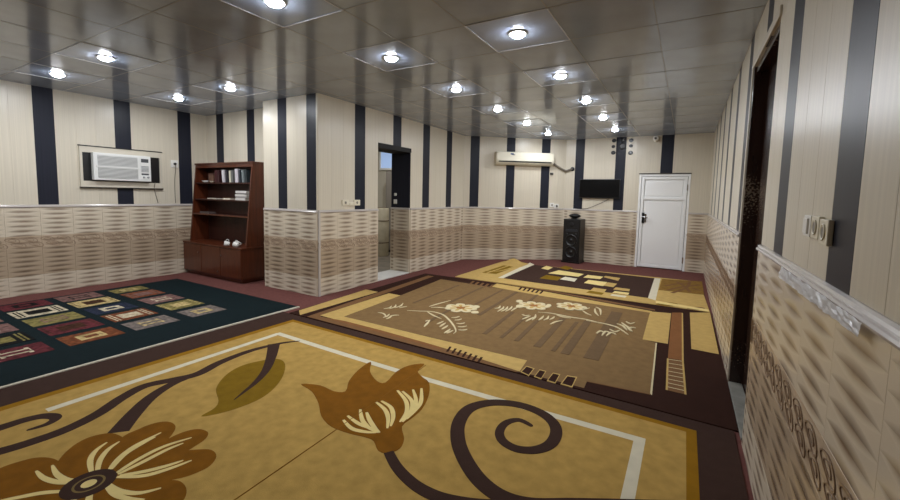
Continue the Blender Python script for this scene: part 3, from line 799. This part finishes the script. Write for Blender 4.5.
MB().box(-.09, .09, -.06, .06, 0, .004).build('cover', mat('tan_cover', (170, 132, 96), .6), t); MB().box(-.088, .088, -.058, .058, .004, .026).build('pages', paper, t); MB().box(-.09, .09, -.06, .06, .026, .03).build('cover', MATS['tan_cover'], t)
t = thing('book', 'dark brown notebook lying left on the second shelf', 'book', (-6.85, fy(SH[1])+.09, SH[1]+.0004), -.08)
MB().box(-.15, .15, -.07, .07, 0, .004).build('cover', mat('choc_cover', (84, 58, 44), .6), t); MB().box(-.148, .148, -.068, .068, .004, .02).build('pages', paper, t); MB().box(-.15, .15, -.07, .07, .02, .024).build('cover', MATS['choc_cover'], t)
t = thing('tray', 'shallow dark tray on the lowest open shelf', 'tray', (-7.05, fy(SH[0])+.09, SH[0]+.0004))
MB().box(-.14, .14, -.06, .06, 0, .006).box(-.14, .14, -.06, -.054, .006, .03).box(-.14, .14, .054, .06, .006, .03).box(-.14, -.134, -.054, .054, .006, .03).box(.134, .14, -.054, .054, .006, .03).build('tray_body', mat('grey_tray', (86, 74, 70), .5), t)
def cup(x, y, lb, rx=0, ry=0, z=.5558):
    t = thing('cup', lb, 'cup', (x, y, z), group='cups on the bookcase'); t.rotation_euler = (rx, ry, random.random())
    MB().lathe([(.028, 0), (.030, .004), (.042, .075), (.039, .075), (.027, .008), (.002, .007)], seg=20).build('bowl', m_white, t, smooth=True)
    MB().tube(catmull([(.036, 0, .06), (.062, 0, .058), (.066, 0, .035), (.034, 0, .018)], 4), .005, 6).build('handle', m_white, t, smooth=True)
cup(-6.15, 3.76, 'white cup on its side, left of three on the cupboard top', 0, -1.35, .586)
cup(-6.02, 3.79, 'white cup standing, middle of three on the cupboard top')
cup(-5.91, 3.75, 'white cup on its side, right of three on the cupboard top', 0, -1.35, .586)

# ------------------------------------------------------------------ window air conditioner and its niche frame (left wall)
ny0, ny1, nz0, nz1 = 2.36, 3.40, 1.435, 2.01
fr = thing('wall_frame', 'cream frame with black backing around the window air conditioner', 'frame', (XL, (ny0+ny1)/2, nz0))
def fp(nm, a, m): MB().box(*a).build(nm, m, fr, world=True)
fp('backing', (XL+.008, XL+.014, ny0+.02, ny1-.02, nz0+.02, nz1-.02), m_black)
fp('rail', (XL+.008, XL+.035, ny0, ny1, nz1-.085, nz1), m_trim); fp('rail', (XL+.008, XL+.035, ny0, ny1, nz0, nz0+.085), m_trim)
fp('rail_lip', (XL+.008, XL+.042, ny0-.01, ny1+.01, nz1, nz1+.014), m_black); fp('rail_lip', (XL+.008, XL+.042, ny0-.01, ny1+.01, nz0-.014, nz0), m_black)
fp('stile', (XL+.008, XL+.035, ny0, ny0+.03, nz0+.085, nz1-.085), m_trim); fp('stile', (XL+.008, XL+.035, ny1-.03, ny1, nz0+.085, nz1-.085), m_trim)
ay0, ay1, az0, az1 = 2.49, 3.215, 1.537, 1.93
AF = XL+.10
ac = thing('window_air_conditioner', 'white box window air conditioner in the left wall', 'air conditioner', (XL+.02, (ay0+ay1)/2, az0))
def ap(nm, a, m, bev=0, parent=None):
    return MB().box(*a, bev).build(nm, m, ac, world=True)
m_acw = mat('ac_white', (226, 226, 222), .4); m_acg = mat('ac_grey', (150, 152, 152), .5); m_acd = mat('ac_dark', (70, 72, 74), .5)
ap('housing', (XL+.015, AF, ay0, ay1, az0, az1), m_acw, .01)
gsplit = ay0+.545
for z0, z1 in ((az0+.035, az0+.185), (az0+.21, az1-.035)):
    ap('grille_recess', (AF-.002, AF+.002, ay0+.05, gsplit, z0, z1), m_acg)
    n = 8
    for k in range(n):
        z = z0+(z1-z0)*(k+.5)/n
        ap('slat', (AF+.001, AF+.010, ay0+.05, gsplit, z-.004, z+.004), m_acw)
ap('frame_bar', (AF, AF+.012, ay0+.03, gsplit+.02, az0+.187, az0+.208), m_acw)
ap('control_panel', (AF-.002, AF+.004, gsplit+.035, ay1-.025, az0+.03, az1-.03), m_acw)
ap('vent', (AF, AF+.006, gsplit+.045, ay1-.035, az1-.10, az1-.045), m_acd)
ap('vent', (AF, AF+.006, gsplit+.045, ay1-.035, az0+.145, az1-.15), m_acg)
for k in range(5):
    z = az0+.16+k*.02; ap('slat', (AF+.005, AF+.010, gsplit+.045, ay1-.035, z-.003, z+.003), m_acw)
ap('display', (AF, AF+.006, gsplit+.045, ay1-.035, az0+.10, az0+.125), m_acd)
for k in range(2):
    MB().lathe([(.014, 0), (.014, .012), (.010, .016)], c=(AF+.004, gsplit+.075+k*.06, az0+.065), axis='x', seg=14).build('knob', m_acg, ac, world=True)

def socket(nm, label, cat, loc, rz, plug=False, w_=.085, h_=.085, rocker=False, m=None):
    """wall plate: local y out of the wall"""
    m = m or m_white
    t = thing(nm, label, cat, loc, rz, group='wall sockets and switches')
    MB().box(-w_/2, w_/2, 0, .014, -h_/2, h_/2, .003).build('plate', m, t)
    if rocker: MB().box(-w_*.3, w_*.3, .014, .020, -h_*.36, h_*.36, .002).build('rocker', m, t)
    else:
        MB().lathe([(.024, .0142), (.026, .017), (.022, .0175), (.020, .0145)], axis='y', seg=20).build('socket_ring', m, t, smooth=True)
        MB().lathe([(.0195, .0142), (.0195, .0150)], axis='y', seg=20).build('socket_well', mat('socket_grey', (130, 124, 112), .5), t)
    if plug: MB().lathe([(.018, .016), (.019, .03), (.014, .055), (.006, .062)], axis='y', seg=16).build('plug', m_black, t, smooth=True)
    return t
# local y -> +x needs rz=-90
socket('wall_socket', 'white wall socket with black plug on the left wall', 'socket', (XL+.009, 3.60, 1.85), -math.pi/2, plug=True, w_=.11, h_=.12)
o = MB().tube(catmull([(XL+.05, 3.60, 1.84), (XL+.04, 3.605, 1.75), (XL+.014, 3.60, 1.6), (XL+.014, 3.595, 1.4), (XL+.012, 3.60, 1.2)], 5), .005, 6).build('power_cable', mat('grey_cable', (120, 112, 100), .6))
tag(o, 'grey cable hanging from the left wall socket', 'cable')
o = MB().tube(catmull([(XL+.09, 3.27, 1.53), (XL+.05, 3.275, 1.44), (XL+.016, 3.30, 1.36), (XL+.016, 3.335, 1.20)], 5), .005, 6).build('power_cable', MATS['grey_cable'])
tag(o, 'grey cable hanging below the window air conditioner', 'cable')

# ------------------------------------------------------------------ split air conditioner on the angled wall
ang = math.atan2(YD-YB, XM-XD)                      # same frame as the angled wall: x along it, y into the room
dv = Vector((XM-XD, YD-YB)).normalized()
def dpt(s): p = Vector((XD, YB))+dv*(LD-s); return p   # s measured from the left end, as seen
p = dpt(1.34)
nv = Vector((-dv.y, dv.x))
sa = thing('split_air_conditioner', 'long ivory split air conditioner mounted high on the angled wall', 'air conditioner', (p.x+nv.x*.009, p.y+nv.y*.009, 2.125), ang)
m_iv = mat('ac_ivory', (232, 226, 206), .35)
MB().poly_extrude([(0, 0), (.10, 0), (.165, .05), (.18, .10), (.18, .24), (.165, .27), (.13, .28), (0, .28)], 'x', -.655, .645).build('body', m_iv, sa)
MB().box(-.63, .62, .178, .186, .085, .262, .003).build('front_panel', m_iv, sa)
MB().poly_extrude([(.14, .034), (.176, .062), (.186, .076), (.150, .046)], 'x', -.60, .60).build('air_slot', m_black, sa)
MB().poly_extrude([(.118, .012), (.160, .040), (.164, .036), (.122, .008)], 'x', -.60, .60).build('louvre', m_iv, sa)
MB().box(-.59, .59, .182, .1885, .062, .078).build('slot_strip', m_black, sa)  # black strip on the front stands in for the slot's dark line
MB().box(.27, .34, .186, .1875, .215, .245).build('sticker', mat('blue_sticker', (40, 70, 120), .4), sa)
MB().box(.24, .30, .186, .1878, .205, .22).build('sticker', m_black, sa)
MB().box(-.658, -.655, .02, .17, .05, .25).build('end_cap', m_iv, sa)
a0 = dpt(2.03); a1 = dpt(2.20)
path = catmull([(a0.x+nv.x*.06, a0.y+nv.y*.06, 2.19), (a1.x+nv.x*.06, a1.y+nv.y*.06, 2.09), (XD+.02, YB-.06, 2.035), (XD+.10, YB-.045, 2.055), (XD+.16, YB-.008, 2.075)], 6)
o = MB().tube(path, .022, 10).build('refrigerant_pipe', mat('grey_sleeve', (120, 112, 100), .6), smooth=True)
tag(o, 'grey sleeved pipe from the split air conditioner into the back wall', 'pipe')
o = MB().lathe([(.045, -.004), (.045, -.018), (.030, -.022)], c=(XD+.16, YB-.006, 2.075), axis='y', seg=20).build('pipe_flange', m_black)
tag(o, 'round black flange where the pipe enters the back wall', 'flange')
p = dpt(2.02)
o = MB().box(-.035, .035, 0, .03, -.025, .025, .006).build('pipe_clip', mat('clip', (60, 58, 56), .6)); o.location = (p.x+nv.x*.009, p.y+nv.y*.009, 1.96); o.rotation_euler = (0, 0, ang)
tag(o, 'small dark clip below the right end of the split air conditioner', 'clip')
p = dpt(2.06); socket('wall_socket', 'white wall socket left of the black plug near the corner', 'socket', (p.x+nv.x*.009, p.y+nv.y*.009, 1.255), ang, w_=.11, h_=.10)
p = dpt(2.17); socket('wall_socket', 'white wall socket with black plug above the loudspeaker', 'socket', (p.x+nv.x*.009, p.y+nv.y*.009, 1.235), ang, plug=True, w_=.10, h_=.10)
# sockets on the middle wall
for i, (y, z, lb) in enumerate([(4.36, 1.285, 'ivory wall socket, left of three beside the doorway'), (4.475, 1.265, 'ivory adaptor plugged in the middle beside the doorway'), (4.60, 1.285, 'white wall socket over the dark stripe beside the doorway')]):
    socket('wall_socket', lb, 'socket', (XM+.009, y, z), -math.pi/2, w_=.13 if i != 1 else .11, h_=.085 if i != 1 else .055, rocker=(i == 1), m=m_offwhite)
# switches on the near right wall (local y -> -x)
for y, nm, lb, rk in ((1.835, 'light_switch', 'white rocker switch plate, left of three on the right wall', True), (1.735, 'wall_socket', 'ivory socket plate in the middle of three on the right wall', False), (1.637, 'wall_socket', 'ivory socket plate, right of three, touching the dark stripe', False)):
    socket(nm, lb, 'switch' if rk else 'socket', (XR-.009, y, 1.342 if y > 1.7 else 1.333), math.pi/2, w_=.088, h_=.072 if y > 1.7 else .078, rocker=rk, m=m_white if rk else m_offwhite)

# crumpled protective film on the right wall's dado cap
mb = MB(); n = 46; vv = []
for i in range(n+1):
    y = 2.11-.90*i/n; row = []
    for j in range(6):
        z = 1.163-(.044-.012*i/n)*j/5-.003*random.random()
        row.append(mb.bm.verts.new((XR-.0345-.006*j/5-.005*random.random(), y, z)))
    vv.append(row)
for i in range(n):
    for j in range(5): mb.bm.faces.new((vv[i][j], vv[i+1][j], vv[i+1][j+1], vv[i][j+1]))
r = bmesh.ops.solidify(mb.bm, geom=list(mb.bm.faces), thickness=.0012)
o = mb.build('protective_film', mat('crinkled_film', (246, 246, 248), .28, spec=.8))
tag(o, 'crumpled shiny plastic film stuck along the right wall ledge', 'film')

# ------------------------------------------------------------------ back wall things
# white metal door
d1 = thing('door_1', 'white metal door with grey lock in the back wall', 'door', ((BD[0]+BD[1])/2, YB, 0)); d1['kind'] = 'structure'
m_dw = mat('door_white', (244, 245, 244), .3); m_dl = mat('door_edge_dark', (74, 70, 64), .5)
def dp(nm, a, m, bev=0, par=None):
    o = MB().box(*a, bev).build(nm, m, d1, world=True); return o
x0, x1, zt = BD
dp('frame_jamb', (x0, x0+.04, YB-.015, YB+.10, 0, zt), m_dw); dp('frame_jamb', (x1-.04, x1, YB-.015, YB+.10, 0, zt), m_dw)
dp('frame_head', (x0+.04, x1-.04, YB-.015, YB+.10, zt-.04, zt), m_dw)
dp('head_strip', (x0-.01, x1+.01, YB-.03, YB-.009, zt+.001, zt+.022), m_dl)  # dark strip along the top of the door frame
dp('leaf', (x0+.045, x1-.045, YB+.026, YB+.05, .012, zt-.045), m_dw)
for a, b in ((.10, 1.395), (1.505, zt-.13)):
    dp('leaf_panel', (x0+.125, x1-.125, YB+.008, YB+.027, a, b), m_dw, .004)
for a in ((x0+.05, x0+.10, .015, zt-.05), (x1-.10, x1-.05, .015, zt-.05)): dp('stile', (a[0], a[1], YB-.010, YB+.027, a[2], a[3]), m_dw, .003)
for z in (.02, 1.425, zt-.10): dp('rail', (x0+.10, x1-.10, YB-.010, YB+.027, z, z+.05), m_dw, .003)
dp('lock_plate', (x0+.085, x0+.135, YB-.010, YB-.003, .93, 1.15), m_black, .002)
MB().tube([(x0+.11, YB-.008, 1.06), (x0+.11, YB-.05, 1.06), (x0+.20, YB-.055, 1.06)], .009, 8).build('handle', m_chrome, d1, world=True)
dp('handle_plate', (x0+.14, x0+.17, YB-.008, YB-.003, .95, 1.13), m_chrome)
for z in (.22, 1.68): MB().lathe([(.011, z-.06), (.011, z+.06)], c=(x1-.044, YB-.018, 0), seg=10).build('hinge', m_chrome, d1, world=True)
# television
tv = thing('television', 'flat black television mounted on the back wall', 'television', (-1.665, YB-.012, 1.44))
m_scr = mat('screen', (10, 11, 13), .12); 
MB().box(-2.09, -1.245, YB-.062, YB-.03, 1.43, 1.845, .006).build('casing', m_black, tv, world=True)
MB().box(-2.075, -1.26, YB-.0635, YB-.060, 1.45, 1.832).build('screen', m_scr, tv, world=True)
MB().box(-1.80, -1.53, YB-.032, YB-.009, 1.55, 1.74).build('wall_bracket', m_black, tv, world=True)
o = MB().tube(catmull([(-1.46, YB-.045, 1.4235), (-1.56, YB-.02, 1.36), (-1.78, YB-.015, 1.25), (-1.95, YB-.03, 1.192), (-2.15, YB-.03, 1.19)], 6), .005, 6).build('signal_cable', m_wire)
tag(o, 'thin cable hanging from the television down to the ledge', 'cable')
# round black ornament set
orn = thing('wall_ornament', 'cluster of black discs around a ring mounted on the dark stripe', 'ornament', (-1.25, YB-.009, 2.54))
for dx, dz, r_ in ((-.17, .125, .036), (.0, .135, .036), (.165, .115, .036), (-.18, 0, .030), (.165, -.0, .030), (-.175, -.13, .038), (.165, -.145, .038)):
    MB().lathe([(r_, 0), (r_, -.012), (r_*.8, -.018), (.002, -.02)], c=(dx, 0, dz), axis='y', seg=18, sx=1.25, sy=1.1).build('disc', m_black, orn, smooth=False)
MB().lathe([(.07, 0), (.07, -.02), (.048, -.024), (.046, -.014), (.002, -.012)], c=(0, 0, 0), axis='y', seg=22).build('ring', mat('ornament_grey', (12, 12, 13), .35), orn)
# cctv camera
cv = thing('security_camera', 'small white dome security camera under the ceiling on the back wall', 'security camera', (-.62, YB-.009, 2.655))
MB().lathe([(.055, 0), (.055, -.02), (.046, -.04)], axis='y', seg=18).build('mount', m_white, cv, smooth=True)
MB().lathe([(.004, -.150), (.042, -.142), (.054, -.12), (.054, -.04), (.02, -.035)], axis='y', seg=18).build('body', m_white, cv, smooth=True)
MB().lathe([(.003, -.150), (.022, -.149), (.022, -.142)], axis='y', seg=16).build('lens', m_black, cv)
# loudspeaker tower
sp = thing('tower_loudspeaker', 'tall black floor-standing loudspeaker in the back corner', 'loudspeaker', (-2.115, 9.2, 0), -.10)
m_spk = mat('speaker_black', (10, 10, 11), .35); m_cone = mat('speaker_cone', (18, 18, 20), .4); m_sil = mat('speaker_silver', (64, 66, 72), .3, metal=.6)
MB().box(-.185, .185, -.17, .17, .03, .965, .012).build('cabinet', m_spk, sp)
MB().box(-.20, .20, -.185, .185, 0.002, .035, .006).build('base', m_spk, sp)
MB().box(-.165, .165, -.178, -.168, .06, .94, .004).build('front_panel', m_cone, sp)
for z in (.24, .50):
    MB().lathe([(.130, -.176), (.130, -.188), (.112, -.190), (.105, -.182), (.045, -.172), (.04, -.180), (.002, -.186)], c=(0, 0, z), axis='y', seg=26).build('driver', m_cone, sp, smooth=True)
    MB().lathe([(.133, -.177), (.133, -.185), (.128, -.185), (.128, -.177)], c=(0, 0, z), axis='y', seg=26).build('driver_ring', m_sil, sp)
MB().box(-.13, .13, -.184, -.176, .69, .745, .003).build('display', m_sil, sp)
MB().lathe([(.045, -.176), (.045, -.184), (.03, -.18), (.002, -.186)], c=(0, 0, .85), axis='y', seg=20).build('tweeter', m_cone, sp, smooth=True)
for dx in (-.10, .10): MB().lathe([(.018, -.176), (.018, -.19), (.012, -.192)], c=(dx, 0, .645), axis='y', seg=14).build('knob', m_sil, sp)
MB().box(-.06, .06, -.05, .05, .965, .985).build('dome_foot', m_spk, sp)
MB().lathe([(.03, .982), (.10, 1.0), (.135, 1.03), (.11, 1.06), (.05, 1.082), (.003, 1.088)], seg=24, sy=.75).build('light_dome', m_spk, sp, smooth=True)

# ------------------------------------------------------------------ brown door in the right wall
d2 = thing('door_2', 'dark brown wooden door set in the right wall', 'door', (XR+.06, (DR[0]+DR[1])/2, 0)); d2['kind'] = 'structure'
def worn():
    m = mat('brown_door_paint', (44, 28, 22), .22, var=.15, scale=(20, 20, 3))
    N, L = nodes_of(m); b = N['Principled BSDF']
    tc = N.new('ShaderNodeTexCoord'); nz = N.new('ShaderNodeTexNoise'); nz.inputs['Scale'].default_value = 75; nz.inputs['Detail'].default_value = 8
    L.new(tc.outputs['Object'], nz.inputs['Vector'])
    n2 = N.new('ShaderNodeTexNoise'); n2.inputs['Scale'].default_value = 2.3; L.new(tc.outputs['Object'], n2.inputs['Vector'])
    ad = N.new('ShaderNodeMath'); ad.operation = 'MULTIPLY'; L.new(nz.outputs[0], ad.inputs[0]); L.new(n2.outputs[0], ad.inputs[1])
    sx = N.new('ShaderNodeSeparateXYZ'); L.new(tc.outputs['Object'], sx.inputs[0])
    wz = N.new('ShaderNodeMath'); wz.operation = 'SUBTRACT'; wz.inputs[1].default_value = 1.35; L.new(sx.outputs[2], wz.inputs[0])
    wa = N.new('ShaderNodeMath'); wa.operation = 'ABSOLUTE'; L.new(wz.outputs[0], wa.inputs[0])
    wm_ = N.new('ShaderNodeMapRange'); wm_.inputs[1].default_value = .15; wm_.inputs[2].default_value = .5; wm_.inputs[3].default_value = .10; wm_.inputs[4].default_value = 0; L.new(wa.outputs[0], wm_.inputs[0])
    a2 = N.new('ShaderNodeMath'); a2.operation = 'ADD'; L.new(ad.outputs[0], a2.inputs[0]); L.new(wm_.outputs[0], a2.inputs[1])
    mr = N.new('ShaderNodeMapRange'); mr.inputs[1].default_value = .385; mr.inputs[2].default_value = .44; L.new(a2.outputs[0], mr.inputs[0])
    mx = N.new('ShaderNodeMix'); mx.data_type = 'RGBA'; mx.inputs[7].default_value = lin((120, 106, 92))
    src = b.inputs['Base Color'].links[0].from_socket
    L.new(mr.outputs[0], mx.inputs[0]); L.new(src, mx.inputs[6]); L.new(mx.outputs[2], b.inputs['Base Color'])
    return m
m_bd = worn()
def d2p(nm, a, bev=0, m=m_bd): return MB().box(*a, bev).build(nm, m, d2, world=True)
d2p('frame_jamb', (XR-.012, XR+.12, DR[1]-.045, DR[1], 0, DR[2]), .004); d2p('frame_jamb', (XR+.02, XR+.12, DR[0], DR[0]+.045, 0, DR[2]), .004)
d2p('frame_head', (XR+.0, XR+.12, DR[0]+.045, DR[1]-.045, DR[2]-.045, DR[2]), .004)
d2p('leaf', (XR+.075, XR+.115, DR[0]+.048, DR[1]-.048, .012, DR[2]-.048))
for z0, z1 in ((.15, 1.0), (1.12, 2.24)):
    for y0, y1 in ((DR[0]+.13, (DR[0]+DR[1])/2-.05), ((DR[0]+DR[1])/2+.05, DR[1]-.13)):
        d2p('leaf_panel', (XR+.066, XR+.078, y0, y1, z0, z1), .005)
MB().tube([(XR+.075, DR[0]+.10, 1.05), (XR+.03, DR[0]+.10, 1.05), (XR+.03, DR[0]+.20, 1.05)], .009, 8).build('handle', m_chrome, d2, world=True)
tr = thing('trim_1', 'cream casing around the dark brown door', 'trim', (XR, 3.37, 0)); tr['kind'] = 'structure'
MB().box(XR-.02, XR-.0085, DR[0]-.03, DR[1]+.05, DR[2]+.0005, DR[2]+.055, .003).build('casing_head', m_trim, tr, world=True)
MB().box(XR-.02, XR-.0085, DR[1]+.0005, DR[1]+.05, 1.186, DR[2], .003).build('casing_side', m_trim, tr, world=True)
o = MB().box(XR-.02, XR+.07, DR[0]+.047, DR[1]-.047, .0, .016, .003).build('threshold', mat('grey_stone', (120, 118, 110), .5, var=.2, scale=(14, 14, 14)))
struct(o, 'grey stone threshold under the brown door', 'threshold')

# ------------------------------------------------------------------ doorway in the middle wall and the room beyond
JX = -4.70
tr2 = thing('trim_2', 'dark brown head lining of the open doorway', 'trim', (XM, 5.55, 2.2)); tr2['kind'] = 'structure'
MB().box(JX, XM+.018, MD[0], MD[1], MD[2]-.075, MD[2]-.0005).build('head_lining', mat('matte_black', (16, 15, 16), .7), tr2, world=True)
wp = wall('wall_passage', (XM+.004, MD[1]), (JX, MD[1]), 'dark panelled reveal on the far side of the doorway', dark=[(0, .43)], top=MD[2]-.076, thick=.1, tile0=0)
# local frame of the reveal: inward side must face -y : build adds panels toward left of A->B (= -y)
MB().box(JX, XM+.02, MD[0]+.001, MD[1]-.022, .0005, .018, .003).build('sill', m_marble, tr2, world=True)
f2 = MB().box(-7.2, JX, YK2+.2, 8.3, -.02, .004).build('floor_passage', mat('dusty_floor', (122, 112, 98), .5, var=.25, scale=(5, 5, 5))); struct(f2, 'dusty tiled floor beyond the doorway', 'floor')
m_w2 = mat('beige_wall', (196, 188, 170), .7)
for nm, a, lb in (('wall_beyond', (-7.2, JX, 8.2, 8.3, .0045, H), 'beige end wall of the room beyond the doorway'), ('wall_beyond_left', (-7.2, -7.1, YK2+.35, 8.2, .0045, H), 'beige side wall of the room beyond'), ('wall_beyond_near', (-7.2, XM-.125, YK2+.15, YK2+.25, 0.0045, H), 'near wall of the room beyond'), ):
    struct(MB().box(*a).build(nm, m_w2), lb, 'wall')
struct(MB().box(JX+.0, JX+.1, MD[1]+.101, 8.2, 0, H).build('wall_beyond_right', m_w2), 'wall of the room beyond, hidden side', 'wall')
struct(MB().box(-7.2, XM-.125, YK2+.15, 8.3, H+.0, H+.011).build('ceiling_beyond', m_w2), 'ceiling of the room beyond the doorway', 'ceiling')
a = atY(382, 147, 8.195); b = atY(392.5, 168, 8.195)
wn = thing('window_1', 'small bluish frosted window seen through the doorway', 'window', ((a.x+b.x)/2, 8.2, b.z)); wn['kind'] = 'structure'
wx0_, wx1_, wz0, wz1 = a.x, b.x+.05, b.z, a.z
MB().box(wx0_, wx1_, 8.17, 8.199, wz0, wz1).build('pane', mat('frosted_pane', (150, 170, 200), .3, emit=(150, 175, 215), estr=.7), wn, world=True)
for q in ((wx0_-.05, wx0_, wz0-.05, wz1+.05), (wx1_, wx1_+.05, wz0-.05, wz1+.05)): MB().box(q[0], q[1], 8.14, 8.199, q[2], q[3]).build('window_frame', m_white, wn, world=True)
for z in (wz0-.05, wz1): MB().box(wx0_, wx1_, 8.14, 8.199, z, z+.05).build('window_frame', m_white, wn, world=True)
# beige roll standing beyond the doorway
t = thing('rolled_carpet', 'beige rolled carpet standing upright beyond the doorway', 'rolled carpet', (-6.02, 7.30, .0045))
mb = MB()
pts = []
for k in range(70):
    a_ = k*.32; r_ = .02+.0058*k*.9/1.0*.42; pts.append(Vector((r_*math.cos(a_), r_*math.sin(a_))))
mb.bm.verts.ensure_lookup_table()
mb.lathe([(.165, 0), (.172, .02), (.172, 1.08), (.16, 1.10), (.02, 1.10)], seg=24)
mb.build('roll', mat('beige_pile', (186, 176, 152), .9, var=.1, scale=(8, 8, 8)), t, smooth=True)
mb = MB(); mb.ribbon(pts, lambda t_: .006, 1.098, 1.106); mb.build('roll_edge', mat('roll_backing', (120, 104, 84), .9), t)
for z in (.3, .8): MB().lathe([(.173, z), (.176, z+.004), (.176, z+.02), (.173, z+.024)], seg=24).build('tie', mat('brown_tie', (98, 80, 62), .8), t)
# tall narrow cupboard whose dark edge shows behind it
t = thing('tall_cupboard', 'narrow grey cupboard standing against the end wall beyond the doorway', 'cupboard', (-6.05, 8.02, .0045))
MB().box(-.30, .30, -.16, .17, .05, 1.98, .005).build('body', mat('cupboard_grey', (120, 112, 104), .5), t)
MB().box(-.28, -.005, -.175, -.161, .08, 1.95, .004).build('door', mat('cupboard_door', (132, 124, 114), .45), t); MB().box(.005, .28, -.175, -.161, .08, 1.95, .004).build('door', MATS['cupboard_door'], t)
MB().box(-.28, .28, -.14, .15, 0, .05).build('plinth', m_black, t)
# switches on the dark reveal
for x, z, lb in ((-4.60, 1.42, 'upper white switch on the dark doorway reveal'), (-4.60, 1.29, 'lower white switch on the dark doorway reveal')):
    socket('light_switch', lb, 'switch', (x, MD[1]-.009, z), math.pi, w_=.05 if z > 1.4 else .07, h_=.05 if z > 1.4 else .08, rocker=True)
# unseen lamps added to light the room beyond
t = downlight(-5.9, 6.2, 'unseen LED lamp lighting the room beyond the doorway')
downlight(-5.6, 7.2, 'second LED lamp added to brighten the room beyond the doorway')
